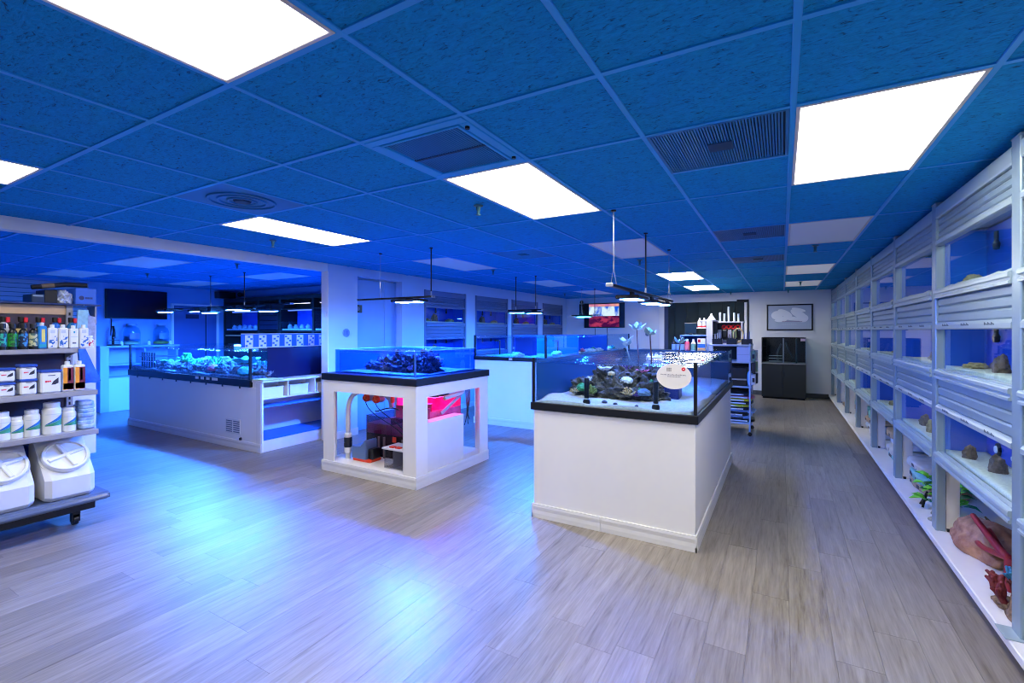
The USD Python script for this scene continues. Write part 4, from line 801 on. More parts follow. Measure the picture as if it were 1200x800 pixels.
part(t, 'cable', tube(bez((-4.0, 3.70, .73), (-3.95, 3.72, .55), (-3.6, 3.74, .55), (-3.45, 3.78, .34), 14), .005, 6), BLACK); part(t, 'cable', tube(bez((-3.87, 3.72, .72), (-3.8, 3.72, .6), (-3.55, 3.74, .58), (-3.38, 3.78, .34), 14), .005, 6), BLACK); part(t, 'cable', tube(bez((-3.87, 3.72, .64), (-3.9, 3.76, .6), (-3.72, 3.76, .72), (-3.6, 3.8, .66), 12), .007, 6), BLACK)
t = thing('top_off_reservoir', 'white box reservoir filling the lower right side opening of the open stand', 'reservoir', (-3.12, 3.92, GZ)); part(t, 'box', bx(-3.19, -3.055, 3.605, 4.24, GZ + .002, .60, .004), TRIMW)
t = thing('drain_pipe', 'white elbow pipe with a grey slanted pipe in the side opening of the stand', 'pipe', (-3.12, 4.1, .8)); part(t, 'elbow', tube(np.vstack([[(-3.12, 3.98, .80), (-3.12, 4.2, .82)], bez((-3.12, 4.25, .825), (-3.12, 4.33, .83), (-3.14, 4.34, .85), (-3.16, 4.34, .95), 8)]), .026, 12), PVC, smooth=True); part(t, 'slanted_pipe', tube([(-3.14, 4.30, .80), (-3.14, 3.95, .64)], .018, 10), PVCG, smooth=True)
t = thing('cable_bundle', 'bundle of thin black cables hanging in the side opening of the stand', 'cable', (-3.09, 4.36, .6))
for q in range(5): part(t, 'cable', tube(bez((-3.10, 4.34 + .018 * q, .86), (-3.07, 4.30 + .03 * q, .7), (-3.11, 4.42 - .02 * q, .6), (-3.09, 4.30 + .025 * q, .46 + .05 * (q % 3)), 12), .0045, 5), BLACK)

# ------------------------------------------------------------------ long middle tank
t = thing('long_stand', 'long white stand under the long middle tank behind the small tank', 'tank stand', (-3.75, 8.6, 0))
X0, X1, Y0, Y1 = -4.41, -3.10, 6.42, 10.9
part(t, 'body', bx(X0, X1, Y0, Y1, .001, 1.04, .004), STANDW); base_boards(t, X0, X1, Y0, Y1, .11, .014, {'front': [X0 - .014, X1 + .014], 'right': 1})
t = thing('long_tank', 'long divided aquarium with black rim and white rubble on the middle stand', 'aquarium', (-3.75, 8.6, 1.041))
part(t, 'rim', ring_frame(X0 - .015, X1 + .015, Y0 - .015, Y1 + .015, 1.041, 1.10, .03, .003), RIM); part(t, 'bottom', bx(X0 + .015, X1 - .015, Y0 + .015, Y1 - .015, 1.042, 1.05), RIM)
glass_box(t, X0, X1, Y0, Y1, 1.10, 1.445, seals=((X0 + .008, Y0 + .008), (X1 - .008, Y0 + .008), (X1 - .008, Y1 - .008)), seal_w=.03, water=1.41)
for y in (7.75, 9.32): part(t, 'divider', bx(X0 + .012, X1 - .012, y, y + .012, 1.06, 1.43), ACRBLUE2)
part(t, 'rubble_bed', sheet_top(X0 + .012, X1 - .012, Y0 + .012, Y1 - .012, 1.051, 1.105, .025, 6, 16, 60, 9), RUBBLE2, smooth=True)
part(t, 'side_panel', bx(X0 + .5, X0 + .9, 6.9, 6.92, 1.09, 1.43), M('long_tank_panel', (26, 70, 150), .4)); part(t, 'rim_sticker', bx(-3.74, -3.68, Y0 - .0175, Y0 - .0152, 1.055, 1.085), TRIMW)
for (x, y, l) in ((-4.12, 6.75, 'near the left end of the long tank'), (-3.3, 7.3, 'in the near chamber of the long tank'), (-3.3, 9.9, 'in the far chamber of the long tank')):
    t = thing('return_tube', f'black hooked return tube {l}', 'pipe', (x, y, 1.1)); part(t, 'tube', tube([(x, y, 1.12), (x, y, 1.33), (x + .005, y, 1.345), (x - .02, y, 1.352), (x - .1, y, 1.352)], .012, 8), BLACK)
rnd = random.Random(15)
for k in range(12):
    y = 6.55 + k * .34; rub = thing('rubble_rock', f'white rubble lump in the long middle tank, number {k + 1} along its right side' if False else f'white rubble lump on the bed of the long tank, {["nearest", "second", "third", "fourth", "fifth", "sixth", "seventh", "eighth", "ninth", "tenth", "eleventh", "farthest"][k]} from the camera', 'rock', (-3.35 + rnd.uniform(-.12, .12) - (.4 if k < 2 else 0), y, 1.095)); lpart(rub, 'stone', blob(120 + k, .09, .08, .05, amp=.5, freq=2.5), RUBBLE, smooth=50)
for k, (x, y, m, l) in enumerate([(-3.25, 8.3, 'pink', 'small pink coral on the rubble of the long tank'), (-3.3, 9.0, 'green', 'small green coral on the rubble of the long tank'), (-3.28, 10.2, 'teal', 'small teal coral at the far end of the long tank')]): coral('bushy', 140 + k, .06, m, l, (x, y, 1.12))

# ------------------------------------------------------------------ large tank island on the left
t = thing('shelved_stand', 'large white tank stand at left with open side shelves and a vent grille', 'tank stand', (-7.4, 4.3, 0))
IX0, IX1, IY0, IY1 = -9.16, -6.12, 3.495, 5.1
part(t, 'body', bx(IX0, IX1, IY0 + .012, IY1, .001, .803, .003), STANDW); part(t, 'front_panel', bx(IX0, -5.64, IY0, IY0 + .012, .001, .803, .002), STANDW)
part(t, 'end_panel', [bx(IX1, -5.60, IY0 + .012, IY0 + .03, .001, .80), bx(-5.80, -5.60, IY0 + .012, IY0 + .03, .80, .868)], STANDW); part(t, 'corner_trim', bx(-5.70, -5.596, IY0 - .006, IY0, .001, .865, .002), TRIMW)
part(t, 'end_panel', [bx(IX1, -5.60, IY1 - .018, IY1, .001, .80), bx(-5.80, -5.60, IY1 - .018, IY1, .80, .868)], STANDW); part(t, 'top_board', bx(-5.805, -5.59, IY0 + .004, IY1, .868, .895, .003), TRIMW); part(t, 'tank_skirt', bx(-5.808, -5.80, IY0 + .03, IY1 - .018, .667, .868), TRIMW)
for z in (.165, .575): part(t, 'shelf_board', bx(IX1 + .013, -5.602, IY0 + .03, IY1 - .018, z - .02, z, .002), M('shelf_painted_blue_shade', (50, 120, 225), .4))  # blue of the shaded treads is painted onto the boards
part(t, 'kick_board', bx(-5.63, -5.61, IY0 + .03, IY1 - .018, .001, .145), TRIMW); part(t, 'back_panel', bx(IX1 + .0005, IX1 + .012, IY0 + .03, IY1 - .018, .165, .80), STANDW)
part(t, 'riser_panel', bx(-5.812, -5.80, IY0 + .03, IY1 - .018, .5755, .655), TRIMW); part(t, 'cubby_bottom', bx(-5.80, -5.604, IY0 + .03, IY1 - .018, .655, .667), TRIMW)
for y in (3.86, 4.27, 4.68): part(t, 'divider', bx(-5.80, -5.604, y, y + .014, .667, .868), TRIMW)
base_boards(t, IX0, -5.60, IY0, IY1, .11, .014, {'front': [IX0 - .014, -5.59], 'left': 1})
g = part(t, 'vent_grille', bx(-6.38, -6.04, IY0 - .006, IY0, .18, .375, .003), TRIMW)
for s in (0, 1):
    for k in range(6): lpart(g, 'vent_slot', bx(-6.36 + s * .165, -6.22 + s * .165, -.0075, -.005, .20 + k * .027, .213 + k * .027).apply_translation([7.4 - 0, 0, 0]).apply_translation([-7.4, IY0, 0]).apply_translation(-t.loc), M('slot_grey', (90, 100, 120), .6))
part(t, 'outlet_knob', lathe([(0, 0), (.02, 0), (.016, .02), (0, .022)], seg=14).apply_transform(trimesh.transformations.rotation_matrix(PI / 2, [1, 0, 0])).apply_translation([-6.03, IY0, .13]), BLACK)
for z, n in ((.668, 3),):
    for k, y in enumerate((3.55, 3.92, 4.33)):
        b = thing('storage_bin', f'white storage bin in the {["nearest", "middle", "farther"][k]} cubby on the right side of the left stand', 'bin', (-5.72, y + .13, z)); part(b, 'bin_body', ring_frame(-5.79, -5.64, y, y + .27, z, z + .13, .006) + [bx(-5.785, -5.645, y + .005, y + .265, z, z + .008)], TRIMW); part(b, 'bin_lip', ring_frame(-5.796, -5.634, y - .006, y + .276, z + .122, z + .134, .012), TRIMW)
t = thing('yellow_cloth', 'pale yellow-green cloth folded over the front corner of the left stand', 'cloth', (-5.72, 3.6, .896))
part(t, 'cloth', sheet_top(-5.80, -5.57, 3.5, 3.78, .8955, .908, .008, 12, 14, 14, 12), M('cloth_yellow', (206, 214, 150), .9), smooth=True); part(t, 'hanging_edge', bx(-5.585, -5.578, 3.5, 3.74, .87, .905, .002), M('cloth_yellow', (206, 214, 150), .9))
t = thing('coral_tank', 'large left aquarium full of green corals and white rubble with black rim', 'aquarium', (-7.5, 4.3, .804))
TX0, TX1 = -9.14, -5.83
part(t, 'rim', ring_frame(TX0 - .02, TX1 + .02, IY0 - .018, IY1 - .02, .8035, .896, .03, .003), RIM); part(t, 'bottom', bx(TX0 + .01, TX1 - .01, IY0 + .012, IY1 - .05, .804, .812), RIM)
glass_box(t, TX0, TX1, IY0 + .0, IY1 - .04, .896, 1.288, seals=((TX0 + .008, IY0 + .008), (TX1 - .01, IY0 + .008)), seal_w=.03, water=1.25)
part(t, 'rubble_bed', sheet_top(TX0 + .012, TX1 - .012, IY0 + .012, IY1 - .055, .812, .925, .05, 8, 60, 30, 7), RUBBLE2, smooth=True)
part(t, 'dark_side_film', bx(TX1 + .0005, TX1 + .008, 3.72, IY1 - .04, .90, 1.30), M('film_navy', (10, 18, 66), .3))
for k in range(8): part(t, 'rim_clip', bx(TX0 + .3 + k * .4, TX0 + .33 + k * .4, IY0 - .0215, IY0 - .0185, .78, .83), BLACK)
for k in range(4): part(t, 'rim_tag', bx(-7.1 + k * .14, -7.02 + k * .14 + .06 * (k == 3), IY0 - .0205, IY0 - .0185, .85, .885), TRIMW)
rnd = random.Random(77)
kinds = ['nearest the left end', 'left of the first green coral', 'below the first green coral', 'between the green corals', 'below the spiky green coral', 'right of the spiky green coral', 'midway along the front', 'left of the flat teal coral', 'below the flat teal coral', 'right of the flat teal coral', 'before the right corner', 'at the right corner']
for k in range(12):
    r = thing('rubble_rock', f'front white rubble rock in the left coral tank, {kinds[k]}', 'rock', (TX0 + .5 + k * .245, 3.68 + rnd.uniform(-.05, .1), .9)); lpart(r, 'stone', blob(200 + k, .13, .1, .1, amp=.55, freq=2.6), RUBBLE2, smooth=30)
for k in range(9):
    r = thing('rubble_rock', f'pale rubble rock in the back row of the left coral tank, {["leftmost", "second from left", "third from left", "fourth from left", "middle", "fourth from right", "third from right", "second from right", "rightmost"][k]}', 'rock', (TX0 + .6 + k * .31, 4.1 + rnd.uniform(-.05, .1), .9)); lpart(r, 'stone', blob(220 + k, .15, .14, .13, amp=.55, freq=2.4), RUBBLE2, smooth=30)
CO['glow'] = M('coral_glow_green', (70, 220, 130), .7, vary=.3, vscale=50); CO['aqua'] = M('coral_aqua', (80, 200, 200), .7, vary=.3, vscale=50)
for args in [('bushy', 301, .12, 'glow', 'bright green bushy coral at left in the left coral tank', (-7.85, 3.72, 1.03)), ('branch', 302, .11, 'glow', 'spiky bright green coral in the centre of the left coral tank', (-7.05, 3.72, 1.01)), ('plate', 303, .16, 'aqua', 'flat teal plate coral at right in the left coral tank', (-6.35, 3.75, 1.06)), ('bushy', 304, .09, 'aqua', 'aqua bushy coral right of the first green one', (-7.6, 3.74, 1.0)),
             ('bushy', 305, .08, 'teal', 'teal bushy coral low in the front centre of the left coral tank', (-6.75, 3.64, .98)), ('brain', 306, .09, 'aqua', 'aqua rounded coral at the right front of the left coral tank', (-6.15, 3.62, .95)), ('brain', 307, .08, 'pink', 'small pink rounded coral in the left coral tank', (-6.9, 3.62, .96)), ('branch', 308, .1, 'aqua', 'aqua branching coral near the right corner post of the left coral tank', (-6.12, 3.85, .98)), ('plate', 309, .12, 'teal', 'teal plate coral at the left end of the left coral tank', (-8.3, 3.7, .99))]: coral(*args)
t = thing('frag_grid', 'dark egg-crate coral shelf with pale bars at the left end of the coral tank', 'tank rack', (-8.85, 3.8, .93))
for k in range(4): part(t, 'bar', bx(-9.08, -8.62, 3.62 + .1 * k, 3.635 + .1 * k, 1.02, 1.03), RUBBLE)
for k in range(6): part(t, 'upright', bx(-9.05 + .08 * k, -9.035 + .08 * k, 3.62, 3.64, .92, 1.17), DARKMETAL)
part(t, 'shelf', bx(-9.08, -8.62, 3.6, 3.95, 1.10, 1.108), DARKMETAL)
t = thing('floating_light_box', 'small white box floating on the water of the left coral tank', 'tank equipment', (-7.6, 4.4, 1.26)); part(t, 'box', bx(-7.8, -7.35, 4.4, 4.55, 1.255, 1.29, .006), TRIMW)
t = thing('card_rack', 'clear rack of white label cards along the right edge of the left coral tank', 'rack', (-5.97, 4.2, 1.29))
part(t, 'rail', bx(-5.985, -5.955, 3.46, 5.0, 1.29, 1.305, .003), TRIMW); part(t, 'back_plate', bx(-5.975, -5.971, 3.46, 5.0, 1.305, 1.475), M('rack_blue', (40, 100, 200), .4)); part(t, 'top_edge', bx(-5.979, -5.967, 3.46, 5.0, 1.475, 1.482), TRIMW)
CARDP = M('card_print', (60, 110, 190), .6)
for k in range(8):
    y = 3.50 + k * .185; c = thing('label_card', f'{["nearest", "second", "third", "fourth", "fifth", "sixth", "seventh", "farthest"][k]} white card in the rack on the left coral tank', 'card', (-5.966, y + .06, 1.306)); part(c, 'card_sheet', bx(-5.9705, -5.965, y + .01, y + .112, 1.306, 1.462), TRIMW)
    part(c, 'print', [bx(-5.9648, -5.9642, y + .012 + .016 * ((q * 3 + k) % 5), y + .042 + .016 * ((q * 3 + k) % 5), 1.312 + .029 * q, 1.335 + .029 * q) for q in range(5)], CARDP)
t = thing('small_planter', 'small dark pot at the far corner of the left stand top', 'pot', (-5.7, 4.6, .896)); part(t, 'pot', lathe([(0, 0), (.045, 0), (.06, .09), (.052, .09), (.04, .012), (0, .012)], (-5.72, 4.62, .896)), M('pot_dark', (40, 30, 60), .5), smooth=35)

# ------------------------------------------------------------------ side room: television, counter, jars, black display
SCREEN = M('screen_off', (8, 12, 30), .12)
t = thing('television', 'large black switched-off television on the side room wall', 'television', (XLL + .05, 4.41, 2.04)); part(t, 'body', bx(XLL + .02, XLL + .07, 3.90, 4.93, 1.755, 2.325, .006), BLACK); part(t, 'screen', bx(XLL + .07, XLL + .072, 3.915, 4.915, 1.775, 2.312), SCREEN); part(t, 'wall_mount', bx(XLL, XLL + .02, 4.2, 4.6, 1.9, 2.2), DARKMETAL)
part(t, 'power_cord', tube([(XLL + .03, 4.0, 1.76), (XLL + .02, 4.0, 1.6), (XLL + .025, 3.99, 1.42)], .008, 6), BLACK)
CNTW = M('counter_lamp_tint', (150, 178, 212), .5)  # white counter, with blue lamp light put into its colour
t = thing('wall_counter', 'white counter with open blue shelves below the black television', 'counter', (-11.05, 4.6, 0))
cx0, cx1 = XLL + .001, -10.88
part(t, 'top', bx(cx0, cx1 + .015, 3.70, 5.02, 1.20, 1.235, .003), CNTW); part(t, 'end_panel', bx(cx0, cx1, 3.71, 3.84, .001, 1.20, .002), CNTW); part(t, 'end_panel', bx(cx0, cx1, 4.96, 5.0, .001, 1.20, .002), CNTW)
part(t, 'back_panel', bx(cx0, cx0 + .012, 3.84, 4.96, .001, 1.20), CNTW); part(t, 'lower_front', bx(cx1 - .015, cx1, 3.84, 4.96, .001, .62, .002), M('counter_blue_white', (190, 205, 225), .5))
for z in (.62, .86): part(t, 'shelf_board', bx(cx0 + .012, cx1, 3.84, 4.96, z, z + .02, .002), CNTW)
part(t, 'upright', bx(cx0 + .012, cx1, 4.40, 4.42, .64, 1.20), CNTW)
JARG = pane('jar_glass', (.82, .93, .96), 1.4)
for k, (y, l) in enumerate(((4.26, 'glass jar with printed label under the television, nearer the microscope'), (4.76, 'glass jar with red-edged label under the right end of the television'))):
    t = thing('glass_jar', l, 'jar', (-11.05, y, 1.2355)); s = .95 if k else 1.0
    lpart(t, 'jar_body', lathe([(0, 0), (.13 * s, 0), (.14, .02), (.14, .26), (.12, .33), (.075, .37), (.075, .385), (.07, .385), (.07, .365), (.112, .325), (.132, .255), (.132, .02), (0, .012)], seg=28), JARG, smooth=35); lpart(t, 'lid', lathe([(0, .386), (.082, .386), (.085, .40), (.08, .42), (0, .42)], seg=24), M('jar_lid', (120, 160, 200), .4), smooth=35)
    lpart(t, 'contents', lathe([(0, .013), (.128, .021), (.13, .06), (.06, .075), (0, .08)], seg=24), M('jar_sand', (190, 196, 150), .8) if k == 0 else M('jar_food', (160, 150, 70), .8)); lpart(t, 'label', prism([(.1435 * math.cos(a), .1435 * math.sin(a)) for a in np.linspace(-.6, .6, 9)] + [(.141 * math.cos(a), .141 * math.sin(a)) for a in np.linspace(.6, -.6, 9)], .12, 'xy', (0, 0, .12)), M('jar_label', (110, 120, 190), .5) if k == 0 else M('jar_label_2', (80, 130, 220), .5))
t = thing('microscope', 'small black microscope at the left end of the counter', 'microscope', (-11.0, 3.96, 1.2355)); lpart(t, 'foot', bx(-.06, .08, -.09, .09, 0, .025, .006), BLACK); lpart(t, 'arm', tube([(-.04, 0, .02), (-.05, 0, .16), (-.02, 0, .26)], .02, 10), BLACK); lpart(t, 'stage_plate', bx(-.03, .08, -.06, .06, .10, .112), BLACK); lpart(t, 'eyepiece', tube([(.03, 0, .14), (.0, 0, .26), (-.04, 0, .37)], [.018, .024, .02], 12), BLACK); lpart(t, 'lens_turret', lathe([(0, 0), (.022, .01), (.03, .03), (0, .04)], (.03, 0, .13), 14), STEEL)
for k, y in enumerate((4.07, 4.52, 4.9)):
    b = thing('small_bottle', f'small pale bottle on the counter {["between the microscope and the first jar", "between the two glass jars", "right of the second glass jar"][k]}', 'bottle', (-10.98, y, 1.2355)); lpart(b, 'bottle_body', lathe([(0, 0), (.025, 0), (.026, .06), (.012, .075), (.012, .085), (0, .085)], seg=16), TRIMW, smooth=35); lpart(b, 'cap', lathe([(0, .0855), (.014, .0855), (.013, .105), (0, .105)], seg=14), M('cap_blue', (60, 120, 200), .4))
dr = struct('door_2'); part(dr, 'door_leaf', bx(XLL + .0005, XLL + .03, 5.07, 5.94, .01, 1.86 + .2, .003), M('side_door_blue', (70, 96, 150), .5)); part(dr, 'door_frame', [bx(XLL, XLL + .04, 5.02, 5.07, 0, 2.1), bx(XLL, XLL + .04, 5.94, 5.99, 0, 2.1), bx(XLL, XLL + .04, 5.07, 5.94, 2.06, 2.1)], WALL); part(dr, 'door_gap', bx(XLL + .031, XLL + .033, 5.70, 5.72, .01, 2.0), BLACKMAT)
t = thing('door_plate', 'dark rectangular sign plate on the side room door', 'sign', (XLL + .034, 5.43, 1.87)); part(t, 'plate', bx(XLL + .0305, XLL + .04, 5.30, 5.56, 1.78, 1.875, .002), M('plate_navy', (20, 30, 70), .5))
t = thing('wall_speaker', 'black box speaker high in the corner of the side room', 'speaker', (XLL + .15, 6.08, 2.3)); part(t, 'cabinet', bx(XLL + .02, XLL + .2, 5.90, 6.28, 2.26, 2.41, .006), BLACK); part(t, 'bracket', bx(XLL, XLL + .02, 6.0, 6.2, 2.3, 2.38), DARKMETAL); part(t, 'grille', bx(XLL + .2, XLL + .203, 5.92, 6.26, 2.275, 2.395), BLACKMAT)
t = thing('dome_camera', 'small black ball camera right of the corner speaker', 'camera', (-10.95, 6.33, 2.36)); b = trimesh.creation.icosphere(3, .055); b.apply_translation([-10.95, 6.32, 2.36]); part(t, 'ball', b, BLACK, smooth=True); part(t, 'mount', lathe([(0, 0), (.04, 0), (.04, .02), (0, .02)], seg=18).apply_transform(trimesh.transformations.rotation_matrix(PI / 2, [1, 0, 0])).apply_translation([-10.95, 6.4, 2.36]), BLACK)
# black display unit on the far wall of the side room
t = thing('display_unit', 'long black display unit with two blue-lit tanks on the far side room wall', 'display unit', (-9.3, 6.2, 0))
dx0, dx1, dy0, dy1 = -11.0, -6.9, 5.98, 6.398
part(t, 'back', bx(dx0, dx1, dy1 - .02, dy1, .001, 2.24), BLACKMAT); part(t, 'header', bx(dx0, dx1, dy0, dy1 - .02, 2.16, 2.24, .003), BLACKMAT); part(t, 'base_cabinet', bx(dx0, dx1, dy0, dy1 - .02, .001, 1.2, .003), BLACKMAT)
for x in (dx0, -9.72, -8.98, -7.94, dx1 - .05): part(t, 'upright', bx(x, x + .06, dy0, dy1 - .02, 1.2, 2.16, .002), BLACKMAT)
for a, b in ((dx0 + .06, -9.72), (-9.72 + .06, -8.98), (-8.98 + .06, -7.94), (-7.94 + .06, dx1 - .05)):
    part(t, 'shelf_board', bx(a, b, dy0, dy1 - .02, 1.50, 1.525), BLACKMAT); part(t, 'shelf_board', bx(a, b, dy0, dy1 - .02, 1.95, 1.97), BLACKMAT); q = part(t, 'lamp_bar', bx(a + .12, b - .1, dy0 + .02, dy0 + .07, 2.07, 2.095, .004), DARKMETAL); part(q, 'lamp_tube', bx(a + .14, b - .12, dy0 + .03, dy0 + .06, 2.06, 2.0695), EM('display_tube', (.75, .72, .9), 2.2))
    if b - a > .9: 
        part(t, 'tank_glass_pane', bx(a + .03, b - .03, dy0 + .01, dy0 + .018, 1.53, 1.90), GLASS); part(t, 'tank_back', bx(a + .03, b - .03, dy1 - .05, dy1 - .022, 1.53, 1.94), M('display_blue', (60, 90, 210), .4)); part(t, 'tank_bed', bx(a + .03, b - .03, dy0 + .02, dy1 - .05, 1.53, 1.56), RUBBLE)
        part(t, 'tank_lamp', bx(a + .1, b - .1, dy0 + .1, dy0 + .14, 1.925, 1.945), EM('display_tank_lamp', (.1, .22, 1.0), 1.5))
    else: part(t, 'drawer_stack', [bx(a + .02, b - .02, dy0 - .004, dy0 + .01, 1.54 + .1 * q, 1.63 + .1 * q, .002) for q in range(4)], M('drawer_dark', (14, 18, 40), .4))
    part(t, 'ledge_strip', bx(a + .04, b - .04, dy0 - .012, dy0, 1.40, 1.425, .002), M('ledge_wood', (190, 150, 120), .5))
rnd = random.Random(3)
for k in range(10):
    x = (-10.8 + .2 * k) if k < 5 else (-8.8 + .19 * (k - 5)); r = thing('coral_frag', f'{["first", "second", "third", "fourth", "fifth"][k % 5]} small pale coral from the left in the {"left" if k < 5 else "right"} black display tank', 'coral', (x, 6.12, 1.56)); lpart(r, 'piece', blob(400 + k, .05, .05, .06, amp=.5, freq=2.5, sub=2), RUBBLE, smooth=50)
# slat wall panel and its shelf
t = thing('slat_wall', 'blue-lit slat wall panel high on the side room wall at far left', 'wall panel', (XLL + .02, 2.9, 1.9))
part(t, 'backing', bx(XLL + .0005, XLL + .008, 1.7, 3.66, 1.2, 2.40), M('slat_back', (90, 96, 104), .6))
for k in range(16): part(t, 'slat', bx(XLL + .008, XLL + .02, 1.7, 3.66, 1.205 + .075 * k, 1.27 + .075 * k, .003), M('slat_grey', (176, 182, 190), .5))

# ------------------------------------------------------------------ merchandise gondola at left
SHELFW = M('shelf_enamel', (158, 156, 156), .35, vary=.02); DECKB = M('deck_enamel', (92, 104, 124), .3, vary=.03); TANW = M('tan_board', (214, 176, 130), .5, vary=.06, vscale=8); DARKB = M('gondola_black', (16, 17, 20), .5)
gy0, gy1 = .2, 1.60
t = thing('shelf_gondola', 'rolling merchandise shelf unit with three shelves cut by the left edge', 'shelf unit', (-5.0, .9, 0))
part(t, 'back_panel', bx(-5.33, -5.315, gy0, gy1, .25, 1.665), M('gondola_back', (66, 54, 64), .6, vary=.08, vscale=5)); part(t, 'header_board', bx(-5.34, -5.305, gy0, gy1 - .01, 1.655, 1.735, .004), TANW)
for y in (gy1 - .005, gy0):
    u = part(t, 'upright', bx(-5.34, -5.295, y - .02, y + .025, .22, 1.74, .003), SHELFW)
    part(u, 'slot_strip', [bx(-5.2949, -5.2935, y - .004, y + .008, .3 + .045 * k, .325 + .045 * k) for k in range(31)], BLACKMAT)
part(t, 'base_deck', rail([(-5.33, .19), (-4.66, .19), (-4.63, .20), (-4.625, .215), (-4.63, .235), (-4.66, .245), (-5.33, .245)], gy0, gy1 + .04, 'y'), DECKB); part(t, 'deck_nose', bx(-4.66, -4.60, gy0, gy1 + .03, .20, .24, .015), DECKB)
part(t, 'base_frame', bx(-5.28, -4.72, gy0 + .02, gy1 - .02, .12, .19, .004), DARKB)
for (x, y) in ((-4.80, gy1 - .12), (-5.2, gy1 - .12), (-4.80, gy0 + .12), (-5.2, gy0 + .12)):
    c = part(t, 'caster', [bx(x - .03, x + .03, y - .025, y + .025, .085, .12, .004), bx(x - .025, x + .025, y - .024, y - .018, .03, .1), bx(x - .025, x + .025, y + .018, y + .024, .03, .1)], DARKB)
    w = trimesh.creation.cylinder(.04, .03, sections=20); w.apply_transform(trimesh.transformations.rotation_matrix(PI / 2, [1, 0, 0])); w.apply_translation([x - .01, y, .0405]); part(c, 'wheel', w, BLACK, smooth=40)
for z, xf in ((1.375, -4.985), (1.045, -4.755), (.735, -4.735)):
    part(t, 'shelf', rail([(-5.315, z - .012), (xf - .012, z - .012), (xf - .008, z - .035), (xf, z - .035), (xf + .003, z - .03), (xf + .003, z + .002), (-5.315, z)], gy0, gy1 + .005, 'y'), SHELFW)
    for y in (gy0 + .05, gy1 - .03): part(t, 'shelf_bracket', prism([(-5.31, z - .014), (xf - .05, z - .014), (xf - .06, z - .03), (-5.31, z - .09)], .006, 'xz', (0, y, 0)), SHELFW)
t = thing('white_partition', 'plain white upright board standing behind the shelf unit end', 'board', (-5.36, 1.74, 0)); part(t, 'board', bx(-5.385, -5.365, 1.625, 1.80, .42, 1.57, .003), STANDW); part(t, 'foot', bx(-5.45, -5.30, 1.64, 1.79, .001, .03, .003), STANDW); part(t, 'leg', bx(-5.385, -5.365, 1.69, 1.73, .03, .42), STANDW)

def lab_box(nm): return M(nm[0], nm[1], .45)
WPL = M('product_white', (232, 234, 234), .35); BLKCAP = M('cap_black', (18, 20, 24), .4); REDC = M('cap_red', (214, 30, 40), .45)
def bottle_round(name, r, h, neck, body_m, cap_m, label_m, capr=None, lab=(.15, .62), flip=None):
    t = thing(name, 'x', 'bottle'); sh = h - neck
    lpart(t, 'bottle_body', lathe([(0, 0), (r * .95, 0), (r, r * .1), (r, sh * .82), (r * .8, sh * .93), (r * .42, sh), (r * .42, sh + .004), (0, sh + .004)], seg=22), body_m, smooth=35); cr = capr or r * .5
    lpart(t, 'cap', lathe([(0, sh + .0045), (cr, sh + .0045), (cr, h - .004), (cr * .9, h), (0, h)], seg=18), cap_m, smooth=35)
    if label_m: lpart(t, 'label', lathe([(r + .0006, sh * lab[0]), (r + .0012, sh * lab[0]), (r + .0012, sh * lab[1] * 1.25), (r + .0006, sh * lab[1] * 1.25)], seg=24), label_m)
    return t
def carton(name, w, d, h, body_m, print_ms, cap_m=None, cat_='bottle'):
    """flat-fronted pack facing +x; print_ms: (y0, y1, z0, z1, material) in fractions of the front"""
    t = thing(name, 'x', cat_); lpart(t, 'pack_body', bx(-d / 2, d / 2, -w / 2, w / 2, 0, h, .008), body_m)
    if cap_m: lpart(t, 'cap', lathe([(0, h), (w * .24, h), (w * .24, h + .025), (0, h + .027)], seg=18), cap_m, smooth=35)
    for (a, b, c, e, m) in print_ms: lpart(t, 'print_patch', bx(d / 2 + .0002, d / 2 + .001, (a - .5) * w, (b - .5) * w, c * h, e * h), m)
    return t
SHZ = 1.377
# top shelf, front row from the photo edge inwards
SHZ = 1.378; FX = -5.03
lab_cols = [((40, 170, 150), (20, 60, 90)), ((40, 150, 50), (20, 80, 40)), ((60, 140, 190), (20, 40, 70)), ((190, 190, 140), (70, 100, 90))]
def put(n, loc, label, group=None, rz=0): place(n, loc, rz); setdata(n.prim, label=label, group=group); return n
for k in range(4):
    b = bottle_round('supplement_bottle', .0255, .195, .04, M('bottle_black', (20, 24, 28), .3), BLKCAP, slate(f'label_art_{k}', *lab_cols[k], 45), capr=.02)
    put(b, (FX, 1.135 + .056 * k, SHZ), 'black-capped supplement bottle with ' + ['a teal label at the photo edge', 'a green plant label', 'a blue water label', 'a yellow reef label'][k] + ' on the top shelf')
put(carton('blue_pack', .05, .045, .18, M('blue_pack', (30, 130, 210), .4), [(.35, .75, .3, .85, M('print_yellow', (230, 215, 120), .5)), (.1, .9, .08, .2, M('print_teal', (30, 160, 180), .5))], WPL), (FX, 1.352, SHZ), 'bright blue pack with a white cap on the top shelf')
LEAFP = slate('blue_leaf', (226, 230, 234), (28, 100, 185), 55); PALEP = M('print_pale', (196, 206, 216), .5)
wb = carton('additive_bottle', .058, .05, .165, WPL, [(.08, .45, .08, .42, LEAFP), (.45, .92, .2, .6, LEAFP), (.2, .7, .74, .9, PALEP)], WPL); W1 = Repeat(wb)
for y, l in ((1.411, 'white bottle with blue leaf print beside the bright blue pack'), (1.475, 'white bottle with blue leaf print left of the plain white bottle'), (1.604, 'white bottle with blue leaf print right of the plain white bottle')): W1.at((FX, y, SHZ), 0, l, 'white bottles with blue leaf print')
